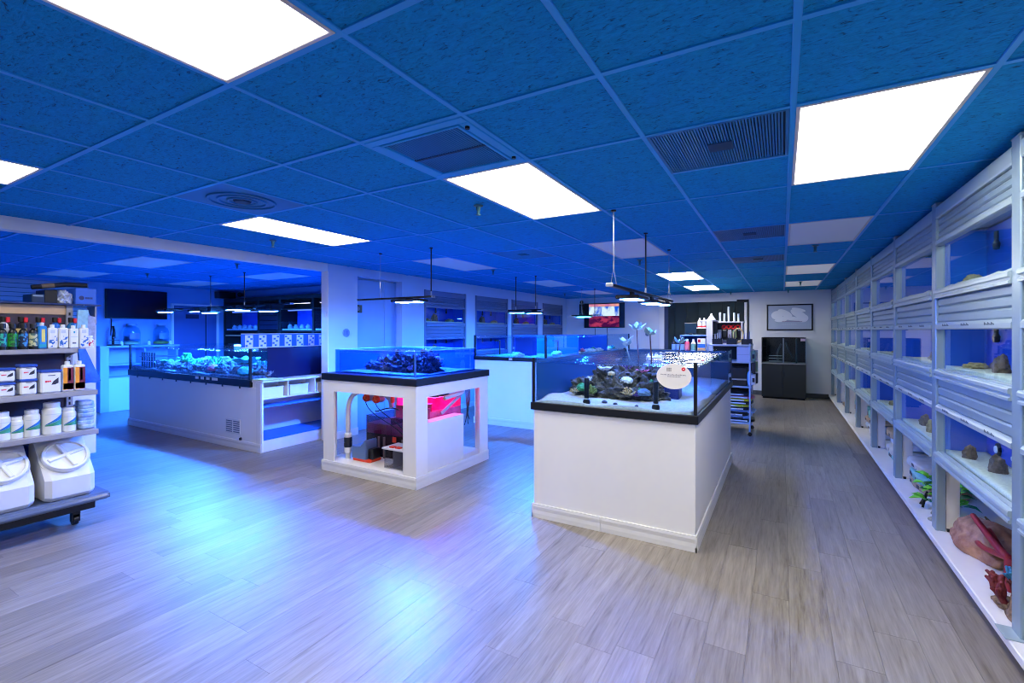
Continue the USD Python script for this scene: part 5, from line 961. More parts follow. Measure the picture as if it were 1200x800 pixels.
put(carton('additive_bottle', .058, .05, .16, WPL, [(.42, .58, .76, .86, M('print_teal', (30, 160, 180), .5)), (.3, .7, .22, .3, M('print_grey', (110, 114, 120), .5)), (.15, .85, .55, .58, PALEP)], WPL), (FX, 1.539, SHZ), 'plain white bottle with a small grey mark on the top shelf')
put(bottle_round('small_bottle', .02, .10, .02, WPL, WPL, slate('red_label', (235, 225, 228), (200, 40, 60), 60), capr=.014), (FX, 1.575 + .075, SHZ), 'small white bottle with a red label at the shelf end')
capm = [BLKCAP] * 5; bodym = [WPL, BLKCAP, M('pack_blue', (30, 110, 200), .4), M('pack_blue', (30, 110, 200), .4), M('pack_teal', (20, 110, 150), .4)]
for k in range(5):
    b = bottle_round('tall_bottle', .03, .25, .045, bodym[k], BLKCAP, M('label_cream', (226, 200, 140), .5) if k in (1, 2) else None, capr=.02); lpart(b, 'red_tab', bx(.012, .03, .008, .03, .205, .245, .004), REDC)
    put(b, (-5.13, 1.165 + .098 * k, SHZ), f'tall red-tabbed bottle in the back row of the top shelf, {["leftmost", "second from left", "middle", "second from right", "rightmost"][k]}')
t = thing('blue_packet', 'hanging pale and blue packets at the right end behind the top shelf', 'packet', (-5.25, 1.66, 1.45))
part(t, 'packet', prism([(1.63, 1.50), (1.70, 1.50), (1.71, 1.70), (1.64, 1.70)], .02, 'yz', (-5.27, 0, 0)), M('packet_pale', (150, 200, 215), .3, vary=.2, vscale=20)); part(t, 'packet', prism([(1.69, 1.46), (1.765, 1.44), (1.77, 1.64), (1.70, 1.66)], .02, 'yz', (-5.30, 0, 0)), M('packet_grey', (170, 175, 195), .25, vary=.25, vscale=25)); part(t, 'hook', tube([(-5.28, 1.66, 1.72), (-5.2, 1.66, 1.725), (-5.19, 1.66, 1.74)], .003, 6), STEEL)
# middle shelf
MZ = 1.0475; MX = -4.86
LIDB = M('lid_blue', (40, 80, 170), .4); TUBW = M('tub_white', (226, 228, 228), .4); INKD = M('print_dark', (40, 42, 56), .5); PINKP = M('print_red', (226, 70, 80), .5)
def tub(name, w, h, d=.10):
    t = thing(name, 'x', 'tub'); lpart(t, 'tub_body', bx(-d / 2, d / 2, -w / 2, w / 2, 0, h - .018, .01), TUBW); lpart(t, 'lid', bx(-d / 2 - .004, d / 2 + .004, -w / 2 - .004, w / 2 + .004, h - .0178, h, .005), LIDB)
    for q in range(3): lpart(t, 'print_patch', bx(d / 2 + .0002, d / 2 + .001, (-.30 + q * .1) * w, (-.24 + q * .1 + .03) * w, h * (.46 + .01 * q), h * .54), PINKP)
    lpart(t, 'print_shape', prism([(.0, .35 * h), (.1 * w, .5 * h), (.36 * w, .66 * h), (.36 * w, .42 * h), (.2 * w, .36 * h)], .0008, 'yz', (d / 2 + .0002, 0, 0)), INKD); lpart(t, 'print_line', bx(d / 2 + .0002, d / 2 + .001, -.16 * w, .2 * w, h * .74, h * .78), M('print_grey', (110, 114, 120), .5)); return t
ts = Repeat(tub('salt_tub', .088, .105))
for (y, z, l) in ((1.108, 0, 'bottom white tub with blue lid at the photo edge on the middle shelf'), (1.108, .105, 'upper white tub with blue lid at the photo edge on the middle shelf'), (1.222, 0, 'bottom tub of the taller stack of two on the middle shelf'), (1.222, .106, 'top tub of the taller stack of two on the middle shelf')): ts.at((MX, y, MZ + z), 0, l, None, (1, 1, .95 if y < 1.2 else 1.12))
put(tub('salt_tub', .115, .175), (MX, 1.345, MZ), 'largest white tub with blue lid beside the orange bottles')
def orange_bottle():
    t = carton('orange_bottle', .064, .05, .205, WPL, [(.03, .42, .06, .90, M('label_orange', (240, 150, 30), .5)), (.42, .97, .06, .90, M('label_maroon', (110, 30, 50), .5)), (.5, .72, .4, .86, M('label_pale', (228, 226, 224), .5)), (.05, .95, .08, .3, M('label_brown', (80, 44, 30), .5))], None)
    lpart(t, 'cap', lathe([(0, .2055), (.015, .2055), (.015, .232), (0, .234)], seg=18), WPL, smooth=35); return t
ob = Repeat(orange_bottle()); ob.at((MX, 1.451, MZ), 0, 'orange and maroon bottle beside the large white tub'); ob.at((MX, 1.523, MZ), 0, 'orange and maroon bottle at the right end of its pair')
t = thing('blue_hanging_bag', 'translucent blue bags hanging behind the orange bottles at the shelf end', 'bag', (-5.1, 1.63, 1.1)); BAGB = M('bag_blue', (50, 110, 220), .3, vary=.3, vscale=18)
part(t, 'bag', prism([(1.555, 1.37), (1.60, 1.37), (1.70, 1.10), (1.66, 1.085), (1.57, 1.10)], .03, 'yz', (-5.0, 0, 0)), BAGB); part(t, 'bag', prism([(1.575, 1.36), (1.62, 1.34), (1.72, 1.09), (1.60, 1.08)], .03, 'yz', (-5.06, 0, 0)), BAGB)
# lower shelf
LZ = .7375; LX = -4.84
def jar(name, r, h):
    t = thing(name, 'x', 'jar'); lpart(t, 'jar_body', lathe([(0, 0), (r * .96, 0), (r, .006), (r, h * .76), (r * .9, h * .82), (r * .8, h * .84), (0, h * .84)], seg=26), TUBW, smooth=35)
    lpart(t, 'lid', lathe([(0, h * .8402), (r * .84, h * .8402), (r * .86, h * .99), (r * .8, h), (0, h)], seg=26), WPL, smooth=35)
    a = np.linspace(-.95, 1.15, 13); R1 = r + .0012
    def wrap(z0, z1, m, nm):
        V = [(R1 * math.cos(x), R1 * math.sin(x), z0(x)) for x in a] + [(R1 * math.cos(x), R1 * math.sin(x), z1(x)) for x in a]; V += [(v[0] * .985, v[1] * .985, v[2]) for v in V]; n = len(a); F = []
        for i in range(n - 1): F += [(i, i + 1, n + i + 1), (i, n + i + 1, n + i), (2 * n + i, 3 * n + i + 1, 2 * n + i + 1), (2 * n + i, 3 * n + i, 3 * n + i + 1)]
        lpart(t, nm, trimesh.Trimesh(V, F, process=False), m)
    wrap(lambda x: h * .26, lambda x: h * (.28 + .2 * (x + .95) / 2.1), M('swoosh_green', (60, 150, 110), .5), 'green_swoosh'); wrap(lambda x: h * (.285 + .2 * (x + .95) / 2.1), lambda x: h * (.30 + .34 * (x + .95) / 2.1), M('swoosh_blue', (30, 110, 180), .5), 'blue_swoosh'); wrap(lambda x: h * (.62), lambda x: h * .64, PALEP, 'text_line'); return t
for (y, r, h, l) in ((1.085, .05, .20, 'white supplement jar cut by the photo edge on the lower shelf'), (1.165, .037, .155, 'smallest white supplement jar on the lower shelf'), (1.245, .046, .195, 'white jar with blue-green swoosh left of the largest jar'), (1.355, .056, .235, 'largest white supplement jar with green swoosh on the lower shelf'), (1.455, .044, .185, 'rightmost white supplement jar with blue swoosh on the lower shelf')): put(jar('supplement_jar', r, h), (LX, y, LZ), l)
t = thing('blue_packets', 'clear bags with blue labels heaped at the right end of the lower shelf', 'packet pile', (-4.85, 1.57, LZ))
rnd = random.Random(6)
for k in range(7): part(t, 'packet', place_mesh(bag_mesh(50 + k, .14, .10, .04), (-4.86 + rnd.uniform(-.01, .01), 1.555, LZ + .001 + .031 * k), rnd.uniform(-.2, .2)), M('packet_blue', (90, 150, 225), .3, rgb2=(200, 214, 232), vscale=14), smooth=60)
# deck: two angled-lid food containers
def container():
    t = thing('lidded_container', 'x', 'container')
    p = Polygon([(-.20, 0), (.16, 0), (.19, .03), (.19, .16), (-.08, .43), (-.17, .43), (-.20, .40)]); m = prism(p, .29, 'xz', (0, -.145, 0)); c = trimesh.util.concatenate([m]); 
    pts = []
    for (x, z) in p.exterior.coords[:-1]:
        for y, s in ((-.145, 1), (.145, -1)): pts += [(x * .86, y, z * .93 + .012), (x, y + s * .035, z)]
    lpart(t, 'container_body', trimesh.Trimesh(pts).convex_hull, M('container_white', (222, 224, 226), .35))
    R = trimesh.transformations.rotation_matrix(.785, [0, 1, 0]); C = np.array([.062, 0, .302])
    def tilt(m): m.apply_transform(R); m.apply_translation(C); return m
    lpart(t, 'lid', tilt(lathe([(0, -.01), (.138, -.01), (.142, .0), (.142, .02), (.136, .03), (.12, .03), (.116, .018), (0, .018)], seg=36)), M('lid_white', (232, 232, 230), .35), smooth=35)
    for a in (0, 1): b = bx(-.116, .116, -.015, .015, .018, .034, .005); b.apply_transform(trimesh.transformations.rotation_matrix(a * PI / 2 + .3, [0, 0, 1])); lpart(t, 'lid_cross_bar', tilt(b), M('lid_white', (232, 232, 230), .35))
    lpart(t, 'neck_ring', tilt(lathe([(.12, -.022), (.15, -.022), (.15, -.012), (.12, -.012)], seg=36)), M('container_white', (222, 224, 226), .35), smooth=35); return t
cc = Repeat(container()); cc.at((-4.87, 1.08, .246), 0, 'white slant-lid food container cut by the photo edge on the bottom deck'); cc.at((-4.87, 1.425, .246), 0, 'white slant-lid food container at the right end of the bottom deck')
t = thing('blue_tray', 'blue folded packet lying behind the right slant-lid container', 'packet', (-5.15, 1.45, .246)); part(t, 'packet', bx(-5.28, -5.10, 1.3, 1.55, .246, .60, .01), BAGB)
# things on top of the unit
t = thing('stock_shelf', 'dark shelf board above the shelf unit holding stored boxes', 'shelf', (-5.4, 1.5, 1.74)); part(t, 'board', bx(-5.55, -5.25, .9, 1.80, 1.736, 1.75, .003), M('board_navy', (40, 60, 110), .5)); part(t, 'bracket', prism([(-5.54, 1.735), (-5.36, 1.735), (-5.36, 1.58), (-5.38, 1.57)], .012, 'xz', (0, 1.79, 0)), SHELFW)
t = thing('blue_box', 'blue cardboard box with a dark round logo stored above the shelf unit', 'box', (-5.4, 1.70, 1.7505)); part(t, 'box_body', bx(-5.5, -5.29, 1.635, 1.775, 1.7505, 1.89, .003), M('box_blue', (50, 110, 215), .5)); dd = cyl(0, 0, 0, .0012, .018, 20); dd.apply_transform(R0); dd.apply_translation([-5.2898, 1.675, 1.805]); part(t, 'logo', dd, M('logo_navy', (20, 40, 100), .5)); part(t, 'logo_text', [bx(-5.2897, -5.2886, 1.70 + .013 * k, 1.71 + .013 * k, 1.797, 1.813) for k in range(4)], M('logo_navy', (20, 40, 100), .5))
t = thing('plastic_bag', 'crumpled clear plastic bag beside the blue box above the shelf unit', 'bag', (-5.38, 1.585, 1.7505)); part(t, 'bag', place_mesh(blob(500, .07, .055, .08, amp=.5, freq=3.5), (-5.36, 1.575, 1.7505)), M('crumpled_plastic', (190, 200, 222), .25, vary=.2, vscale=40), smooth=30)
t = thing('black_box', 'dark equipment box stored left of the clear plastic bag', 'box', (-5.4, 1.46, 1.7505)); part(t, 'box_body', bx(-5.5, -5.30, 1.44, 1.52, 1.7505, 1.86, .003), BLACK); part(t, 'side_pack', bx(-5.5, -5.29, 1.36, 1.438, 1.7505, 1.82, .003), M('pack_navy', (20, 50, 84), .4)); part(t, 'print_band', bx(-5.2898, -5.288, 1.368, 1.43, 1.80, 1.814), M('band_pale', (130, 150, 175), .5))
t = thing('cardboard_roll', 'dark rolled sheet with brown band lying across the stored boxes', 'roll', (-5.4, 1.6, 1.9)); part(t, 'roll', tube([(-5.45, 1.40, 1.885), (-5.45, 1.62, 1.925), (-5.45, 1.76, 1.93)], .02, 12), M('roll_dark', (26, 24, 28), .6), smooth=40); part(t, 'band', tube([(-5.45, 1.46, 1.896), (-5.45, 1.54, 1.911)], .0215, 12), M('roll_brown', (130, 110, 90), .7), smooth=40)

# ------------------------------------------------------------------ back wall
t = thing('wall_television', 'lit television on the back wall showing a red and blue picture', 'television', (-4.28, YB, 1.94)); part(t, 'body', bx(-4.86, -3.70, YB - .06, YB - .015, 1.60, 2.285, .005), BLACK); part(t, 'wall_mount', bx(-4.5, -4.1, YB - .015, YB - .001, 1.8, 2.1), DARKMETAL)
def pic(name, a, b, s, scale, strength):
    n = {'geo': ('geometry', {}), 'm': ('mapping', {'scale': s}), 'v': ('noise_texture', {'scale': scale, 'detail': 3.0}), 'r': ('rgb_ramp', {'ramp': [(.42, lin(a)), (.6, lin(b))]}), 'e': ('emission', {'strength': strength})}
    return usdkit.material(stage, '/World/Looks/' + name, n, [('geo.position', 'm.vector'), ('m.vector', 'v.vector'), ('v.fac', 'r.fac'), ('r.color', 'e.color')], surface='e.emission')
for x in (-4.55, -4.2): part(t, 'cord', tube([(x, YB - .03, 1.62), (x + .01, YB - .012, 1.45), (x, YB - .012, 1.2)], .008, 6), BLACK)
sc = part(t, 'screen', bx(-4.715, -3.845, YB - .0635, YB - .0605, 1.62, 2.262), SCREEN)
for nm, z0, z1, m in (('picture_top', 2.19, 2.258, pic('tv_pink', (205, 120, 170), (250, 170, 150), (1, 1, 1), 6, .9)), ('picture_middle', 1.925, 2.188, pic('tv_cyan', (20, 90, 225), (215, 240, 250), (2.2, 1, 1.0), 3.4, 1.0)), ('picture_bottom', 1.625, 1.923, pic('tv_crimson', (80, 20, 80), (190, 60, 105), (1.2, 1, 2.0), 4.5, .8))): part(sc, nm, bx(-4.712, -3.848, YB - .0645, YB - .0638, z0, z1), m)
t = thing('wall_speaker', 'slim black speaker beside the lit television with a ball on top', 'speaker', (-4.95, YB - .1, 2.1)); part(t, 'cabinet', bx(-4.98, -4.875, YB - .12, YB - .001, 1.95, 2.27, .006), BLACK); b = trimesh.creation.icosphere(3, .05); b.apply_translation([-4.93, YB - .07, 2.325]); part(t, 'ball', b, BLACK, smooth=True)
t = thing('thermostat', 'small round grey thermostat on the white back wall', 'thermostat', (-3.1, YB, 1.43)); m = lathe([(0, 0), (.055, 0), (.055, .012), (.045, .03), (0, .032)], seg=24); m.apply_transform(trimesh.transformations.rotation_matrix(PI / 2, [1, 0, 0])); m.apply_translation([-3.1, YB, 1.43]); part(t, 'dial', m, M('thermo_grey', (90, 100, 120), .4), smooth=35); part(t, 'pointer', bx(-3.103, -3.097, YB - .035, YB - .031, 1.435, 1.465), WPL)
dr = struct('door_3'); part(dr, 'door_panel', bx(-2.56, -.78, YB - .012, YB - .001, .002, 2.235), M('curtain_dark_green', (10, 34, 38), .75, vary=.35, vscale=3)); part(dr, 'casing_left', bx(-2.79, -2.66, YB - .03, YB - .001, .002, 2.26, .004), TRIMW); part(dr, 'casing_left_dark', bx(-2.66, -2.56, YB - .02, YB - .001, .002, 2.24), M('casing_navy', (40, 52, 84), .6)); part(dr, 'casing_right', bx(-.785, -.725, YB - .035, YB - .012, .002, 2.20, .004), TRIMW); part(dr, 'edge_right', bx(-.725, -.69, YB - .03, YB - .001, .002, 2.27), BLACKMAT); part(dr, 'head', bx(-.95, -.725, YB - .03, YB - .001, 2.205, 2.27), BLACKMAT)  # left casing has a narrow dark strip on its inner side
for k in range(6): part(dr, 'curtain_fold', tube([(-2.4 + .28 * k, YB - .016, .01), (-2.4 + .28 * k, YB - .016, 2.22)], .012, 8), M('curtain_dark_green', (10, 34, 38), .75))
t = thing('framed_picture', 'wide black-framed pale print with white swirling shapes on the back wall', 'picture', (.15, YB, 1.83)); part(t, 'frame', [bx(-.31, .61, YB - .03, YB - .001, 1.525, 1.555, .003), bx(-.31, .61, YB - .03, YB - .001, 2.10, 2.13, .003), bx(-.31, -.28, YB - .03, YB - .001, 1.555, 2.10, .003), bx(.58, .61, YB - .03, YB - .001, 1.555, 2.10, .003)], BLACK)
pr = part(t, 'print', bx(-.28, .58, YB - .02, YB - .012, 1.555, 2.10), M('print_pale_blue', (176, 188, 206), .35))
WSW = M('swirl_white', (236, 240, 244), .4)
for iq, (x, z, a, b_, r) in enumerate(((-.10, 1.88, .12, .10, .2), (.06, 1.92, .16, .07, -.5), (.33, 1.90, .18, .08, -.55), (.42, 1.80, .10, .09, .3), (.20, 1.80, .22, .045, -.15), (-.02, 1.77, .13, .05, .1), (.33, 2.0, .14, .035, -.25))):
    e = [(x + a * math.cos(q) * math.cos(r) - b_ * math.sin(q) * math.sin(r), z + a * math.cos(q) * math.sin(r) + b_ * math.sin(q) * math.cos(r)) for q in np.linspace(0, 2 * PI, 28, endpoint=False)]; part(pr, 'swirl', prism(e, .0008, 'xz', (0, YB - .0212 - .0011 * iq, 0)), WSW)
part(pr, 'underline', bx(.0, .4, YB - .0305, YB - .0295, 1.725, 1.735), M('line_mauve', (150, 120, 150), .5)); part(pr, 'caption', [bx(.0 + .03 * k, .02 + .03 * k, YB - .0225, YB - .0205, 1.66, 1.675) for k in range(10)], PALEP)
# black cabinet with a black tank
t = thing('black_cabinet', 'black two-door cabinet against the back wall below the framed picture', 'cabinet', (.03, 12.3, 0)); kx0, kx1, ky0 = -.40, .455, 12.0; CABB = M('cabinet_black', (22, 30, 34), .45)
part(t, 'carcass', bx(kx0, kx1, ky0 + .02, YB - .02, .04, .775, .003), CABB); part(t, 'plinth', bx(kx0 + .02, kx1 - .02, ky0 + .05, YB - .03, .001, .04), BLACKMAT)
for a, b in ((kx0 + .003, .012), (.018, kx1 - .003)): d = part(t, 'door', bx(a, b, ky0, ky0 + .019, .045, .77, .003), CABB); part(d, 'handle', bx(b - .03 if b < .1 else a + .02, b - .02 if b < .1 else a + .03, ky0 - .012, ky0, .5, .62, .003), BLACK)
t = thing('black_tank', 'empty black-backed aquarium with angled pipes on the black cabinet', 'aquarium', (.03, 12.3, .7755)); part(t, 'back', bx(kx0, kx1, YB - .04, YB - .03, .776, 1.36), BLACKMAT); part(t, 'base', bx(kx0, kx1, ky0 + .01, YB - .04, .776, .80, .003), M('tank_base_grey', (120, 124, 124), .4)); part(t, 'side', bx(kx0, kx0 + .012, ky0 + .01, YB - .04, .80, 1.36), BLACKMAT); part(t, 'front_glass', bx(kx0 + .012, kx1 - .012, ky0 + .01, ky0 + .018, .80, 1.35), GLASS); part(t, 'side_glass', bx(kx1 - .012, kx1, ky0 + .01, YB - .04, .80, 1.36), GLASS)
part(t, 'top_rim', ring_frame(kx0, kx1, ky0 + .01, YB - .04, 1.352, 1.368, .02), BLACK); part(t, 'centre_post', bx(.02, .035, ky0 + .02, ky0 + .035, .80, 1.35), PVCG); part(t, 'overflow_wall', bx(.27, .29, ky0 + .03, YB - .05, .80, 1.34), M('overflow_teal', (30, 56, 64), .3)); part(t, 'corner_label', bx(.35, .44, ky0 + .006, ky0 + .0095, 1.29, 1.345), M('label_lilac', (200, 180, 205), .5))
for pts in ([(-.07, ky0 + .3, .82), (-.1, ky0 + .28, 1.0), (-.02, ky0 + .2, 1.22)], [(.22, ky0 + .3, .9), (.12, ky0 + .25, 1.1), (.08, ky0 + .2, 1.25)]): part(t, 'pipe_arm', tube(pts, .018, 8), M('pipe_dark', (60, 64, 66), .35), smooth=True)
for k in range(3): part(t, 'glass_shelf', bx(-.26, .0, ky0 + .1, ky0 + .3, .83 + .06 * k, .838 + .06 * k), M('shelf_glass_pale', (150, 160, 160), .3))

# ------------------------------------------------------------------ checkout counter and shelving in front of the dark doorway
t = thing('black_counter', 'black counter behind the reef tank carrying the bottle shelves', 'counter', (-1.7, 8.9, 0)); part(t, 'top', bx(-2.40, -.97, 8.52, 9.4, 1.12, 1.16, .004), BLACK); part(t, 'body', bx(-2.36, -1.0, 8.56, 9.36, .001, 1.12, .003), BLACKMAT)
GONW = M('gondola_lilac_white', (206, 206, 220), .45)
gond = t = thing('bottle_gondola', 'tall pale shelf unit with end panel and bottles in front of the dark doorway', 'shelf unit', (-1.3, 9.6, 1.16))
part(t, 'end_panel', bx(-1.12, -1.02, 8.6, 8.64, 1.1605, 1.715, .004), GONW); part(t, 'spine', bx(-1.10, -1.06, 8.64, 11.0, 1.1605, 1.68), M('pegboard_dark', (60, 62, 66), .6)); part(t, 'top_board', bx(-1.25, -1.0, 8.64, 11.0, 1.68, 1.70, .002), GONW); part(t, 'side_panel', bx(-1.55, -1.12, 8.98, 9.0, 1.1605, 1.45, .002), M('gondola_blue_panel', (40, 90, 190), .5))
part(t, 'shelf_board', bx(-1.55, -1.12, 8.6, 8.98, 1.425, 1.443, .002), M('shelf_blue', (70, 130, 225), .4)); part(t, 'shelf_board', bx(-1.28, -1.12, 8.6, 8.98, 1.555, 1.57, .002), GONW); part(t, 'bracket', bx(-1.55, -1.54, 8.6, 8.98, 1.1605, 1.443), GONW)
for z in (1.30, 1.45): part(t, 'peg_rail', bx(-1.06, -1.03, 8.66, 10.9, z, z + .012), STEEL)
part(t, 'leg_block', bx(-1.10, -1.06, 10.7, 10.99, .001, 1.1604), BLACKMAT)
def put_bottle(name, r, h, bm, cm, lm, loc, label): return put(bottle_round(name, r, h, h * .2, bm, cm, lm), loc, label)
DKBL = M('bottle_dark_blue', (24, 34, 70), .3)
for k in range(3): put_bottle('dark_bottle', .034, .2, DKBL, BLKCAP, M('label_ice', (120, 160, 220), .5), (-1.51 + .0 - .075 * k + .0, 8.62, 1.1605), f'dark blue bottle on the black counter, {["nearest the pink bottle", "middle of three", "farthest from the pink bottle"][k]}')
put_bottle('pink_bottle', .04, .215, M('bottle_pink', (226, 70, 110), .4), M('cap_white', (232, 232, 232), .4), M('label_rose', (236, 130, 150), .5), (-1.43, 8.62, 1.1605), 'pink bottle on the black counter before the dark doorway')
put_bottle('white_bottle', .04, .21, WPL, M('cap_white', (232, 232, 232), .4), M('label_mint', (120, 180, 170), .5), (-1.33, 8.62, 1.1605), 'white bottle with mint label right of the pink bottle')
t = thing('supply_box', 'small printed box with blue and orange bands on the black counter', 'box', (-1.2, 8.66, 1.1605)); part(t, 'box_body', bx(-1.265, -1.135, 8.61, 8.72, 1.1605, 1.385, .004), WPL); part(t, 'blue_band', bx(-1.262, -1.138, 8.607, 8.6095, 1.23, 1.29), M('band_blue', (40, 110, 200), .5)); part(t, 'orange_band', bx(-1.262, -1.138, 8.607, 8.6095, 1.17, 1.22), M('band_orange', (230, 170, 110), .5)); part(t, 'red_mark', bx(-1.255, -1.215, 8.607, 8.6095, 1.32, 1.37), REDC)
for k in range(2):
    b = thing('white_jug', f'white jug with red band on the upper shelf, {"left" if k == 0 else "right"} of the pair', 'jug', (-1.235 + .07 * k, 8.68, 1.5705)); lpart(b, 'jug_body', lathe([(0, 0), (.032, 0), (.034, .01), (.034, .11), (.02, .135), (.014, .14), (0, .14)], seg=20), WPL, smooth=35); lpart(b, 'cap', lathe([(0, .1405), (.016, .1405), (.015, .165), (0, .168)], seg=16), WPL, smooth=35); lpart(b, 'red_band', lathe([(.0346, .005), (.0352, .005), (.0352, .035), (.0346, .035)], seg=22), REDC)
t = thing('monitor', 'dark monitor screen standing on the blue shelf before the doorway', 'monitor', (-1.41, 8.75, 1.4435)); part(t, 'screen_body', bx(-1.50, -1.29, 8.74, 8.77, 1.47, 1.66, .004), BLACK); part(t, 'screen', bx(-1.49, -1.30, 8.737, 8.7395, 1.48, 1.65), M('screen_teal', (24, 44, 60), .2)); part(t, 'stand', bx(-1.42, -1.37, 8.72, 8.8, 1.4435, 1.47, .003), BLACK)
t = thing('lamp_cone', 'white cone-shaped funnel on top of the bottle shelf unit', 'funnel', (-1.05, 8.75, 1.7005)); part(t, 'cone', lathe([(0, 0), (.075, 0), (.07, .01), (.012, .10), (.012, .12), (0, .12)], (-1.06, 8.78, 1.7005), 24), WPL, smooth=35)
ACRC = M('tube_pale', (200, 210, 220), .2)
part(gond, 'return_panel', bx(-1.02, -.60, 9.25, 9.28, 1.1605, 1.66, .003), M('pegboard_dark', (60, 62, 66), .6)); part(gond, 'return_top', bx(-1.02, -.58, 9.12, 9.42, 1.66, 1.68, .003), GONW); part(gond, 'return_leg', bx(-.62, -.60, 9.12, 9.42, .001, 1.66, .002), GONW); part(gond, 'return_shelf', bx(-1.02, -.62, 9.10, 9.249, 1.1605, 1.175, .002), GONW)
for k, (x, h) in enumerate(((-.97, .17), (-.90, .15), (-.83, .27), (-.74, .16), (-.67, .14))):
    b = thing('acrylic_tube', f'pale upright acrylic tube on the bottle shelf unit, {["leftmost", "second", "tallest, in the middle", "fourth", "rightmost"][k]}', 'tube', (x, 9.25, 1.6805)); lpart(b, 'tube', lathe([(.012, 0), (.018, 0), (.018, h), (.012, h)], seg=16), ACRC, smooth=35); lpart(b, 'foot', lathe([(.019, 0), (.03, 0), (.03, .008), (.019, .01)], seg=16), ACRC)
for k in range(4):
    b = thing('red_float', f'red ring float hanging on the bottle shelf unit, {["leftmost", "second from left", "third from left", "rightmost"][k]}', 'float', (-.90 + .075 * k, 9.2, 1.585)); m = trimesh.creation.torus(.03, .013, 24, 8); m.apply_transform(trimesh.transformations.rotation_matrix(PI / 2, [1, 0, 0])); lpart(b, 'ring', m, REDC, smooth=True); lpart(b, 'hook', tube([(0, .05, .034), (0, 0, .032), (0, -.02, .04)], .004, 6), STEEL)
PK = [M('pack_white', (214, 218, 224), .4), M('pack_dark', (30, 34, 40), .4), M('pack_lilac', (170, 170, 205), .4), M('pack_green', (120, 150, 120), .4), M('pack_black', (16, 18, 20), .4)]
for k in range(10):
    r, c = k // 5, k % 5; x = -.975 + .082 * c; z = 1.46 if r == 0 else 1.27
    b = thing('hanging_pack', f'{["white", "dark", "lilac", "green", "black"][(k + r) % 5]} pack on the bottle shelf unit peg panel, {"upper" if r == 0 else "lower"} row, {["leftmost", "second", "third", "fourth", "rightmost"][c]}', 'pack', (x, 9.22, z)); lpart(b, 'pack_body', bx(-.033, .033, -.02, .025, -.07, .06, .006), PK[(k + r) % 5]); lpart(b, 'header_card', bx(-.028, .028, -.003, .003, .06, .08), PK[0])
t = thing('hose_coil', 'coil of beige hose hanging at the far end of the bottle shelf unit', 'hose', (-.64, 9.06, 1.45)); a = np.linspace(0, 6 * PI, 60); part(t, 'hose', tube(np.stack([-.66 + .075 * np.cos(a), 9.17 - .012 * a / PI, 1.44 + .12 * np.sin(a)], -1), .012, 7), M('hose_beige', (196, 176, 130), .5), smooth=True); part(t, 'hook', bx(-.67, -.65, 9.08, 9.25, 1.535, 1.545), STEEL)

# supply cart
CARTM = M('cart_metal', (196, 204, 220), .35, metal=.2)
t = thing('supply_cart', 'pale metal supply cart with four shelves behind the reef tank', 'cart', (-.67, 7.85, 0)); qx0, qx1, qy0, qy1 = -.98, -.385, 7.55, 8.15
for z in (.19, .715, 1.07, 1.315): part(t, 'shelf', bx(qx0, qx1, qy0, qy1, z - .022, z, .003), CARTM)
for x in (qx0 + .015, qx1 - .015):
    for y in (qy0 + .015, qy1 - .015): p = part(t, 'leg', cyl(x, y, .06, 1.33, .012, 10), CARTM); part(p, 'caster', [cyl(x, y, .03, .06, .01, 8), place_mesh(trimesh.creation.cylinder(.028, .02, sections=16).apply_transform(trimesh.transformations.rotation_matrix(PI / 2, [1, 0, 0])), (x, y, .0285))], BLACK)
part(t, 'back_sheet', bx(qx0 + .02, qx1 - .02, qy1 - .01, qy1 - .004, .2, 1.3), BLACKMAT)
t = thing('white_carton', 'white carton on the upper shelf of the supply cart', 'box', (-.48, 7.68, 1.0705)); part(t, 'box_body', bx(-.57, -.395, 7.56, 7.8, 1.0705, 1.285, .004), M('carton_lilac', (206, 206, 226), .5)); part(t, 'box_line', bx(-.565, -.40, 7.5575, 7.5595, 1.17, 1.174), M('line_grey', (150, 150, 170), .5))
t = thing('black_device', 'black device with two pale blue end pads on the cart shelf', 'device', (-.58, 7.66, .7155)); part(t, 'body', bx(-.70, -.44, 7.6, 7.85, .7155, .98, .008), BLACK); part(t, 'bar', bx(-.70, -.44, 7.575, 7.599, .80, .82, .003), STEEL)
for x in (-.74, -.40):
    b = trimesh.creation.icosphere(3); b.vertices = np.sign(b.vertices) * np.abs(b.vertices)**.7 * [.038, .05, .11]; b.apply_translation([x, 7.62, .8265]); part(t, 'end_pad', b, M('pad_blue', (150, 185, 240), .4), smooth=True)
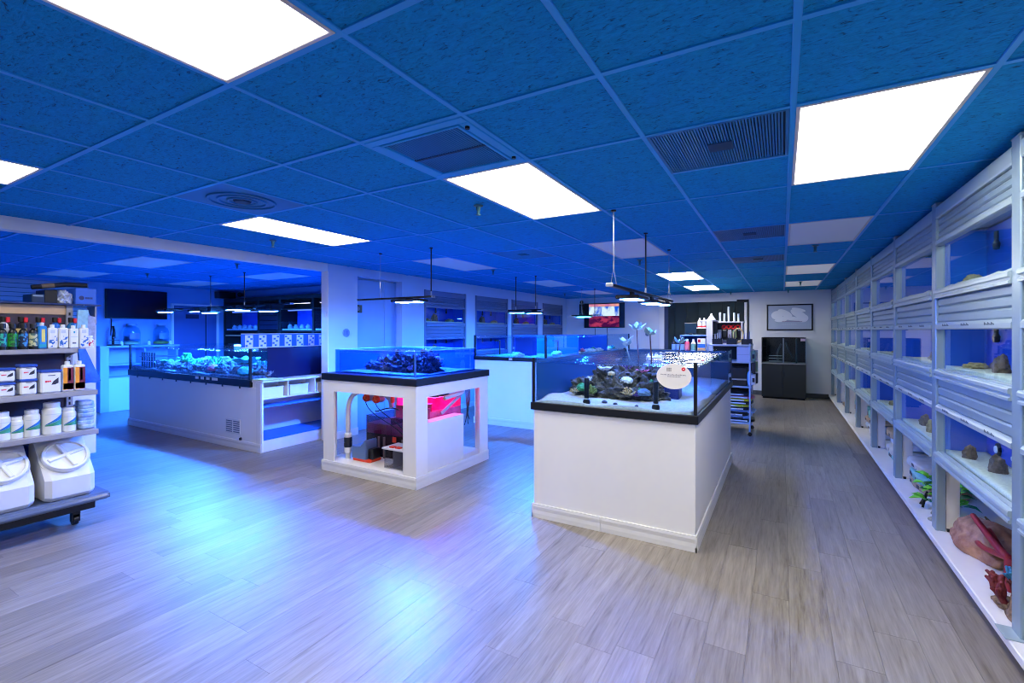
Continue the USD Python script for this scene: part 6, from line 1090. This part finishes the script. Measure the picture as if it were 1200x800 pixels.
PK2 = [M('pouch_black', (18, 18, 20), .35), M('pouch_yellow', (206, 196, 40), .4), M('pouch_dark', (34, 30, 36), .35), M('pouch_pink', (180, 90, 120), .4), M('pouch_black', (18, 18, 20), .35), M('pouch_blue_white', (150, 190, 235), .35), M('pouch_black', (18, 18, 20), .35), M('pouch_yellow', (206, 196, 40), .4)]
order = [(6, 'black'), (5, 'pale blue'), (0, 'black'), (5, 'pale blue'), (2, 'dark'), (1, 'yellow'), (0, 'black'), (1, 'yellow'), (3, 'pink'), (2, 'dark')]
rnd = random.Random(22)
for k, (c, nm) in enumerate(order):
    b = thing('filter_media_bag', f'{nm} bag in the pile on the lowest cart shelf, {["bottom", "second", "third", "fourth", "fifth", "sixth", "seventh", "eighth", "ninth", "top"][k]} layer', 'bag', (-.60 + rnd.uniform(-.02, .05), 7.78, .1905 + .042 * k)); lpart(b, 'pouch', bag_mesh(80 + k, .42, .40, .046), PK2[c], smooth=60)
    lpart(b, 'printed_band', bx(-.12, .12, -.203, -.196, .012, .03), WPL if c != 5 else INKD)
for k in range(3):
    b = thing('wire_basket_item', f'small black caddy of tools on top of the cart, {["left", "middle", "right"][k]}', 'caddy', (-.85 + .2 * k, 7.75, 1.3155)); lpart(b, 'caddy_body', ring_frame(-.07, .07, -.06, .06, 0, .08, .006) + [bx(-.065, .065, -.055, .055, 0, .006)], BLACK); lpart(b, 'tool', [tube([(-.03 + .03 * q, 0, .01), (-.035 + .035 * q, .01, .15 + .02 * q)], .007, 6) for q in range(3)], PK[k])
for k in range(6):
    b = thing('hanging_tool_pack', f'pale green tool pack hanging on the right side of the cart, {["top front", "top back", "middle front", "middle back", "bottom front", "bottom back"][k]}', 'pack', (-.36, 7.62 + .25 * (k % 2), 1.16 - .17 * (k // 2))); lpart(b, 'pack_body', bx(-.024, .03 + .02 * (k % 2), -.06, .06, -.08, .07, .006), [PK[3], PK[0], PK[1]][k % 3]); lpart(b, 'print', bx(-.01, .02, -.063, -.0605, -.04, .02), [INKD, BLU, PK[0]][k % 3] if False else INKD); lpart(b, 'hook', bx(-.024, .0, -.005, .005, .07, .085), STEEL)
#@@NEXT
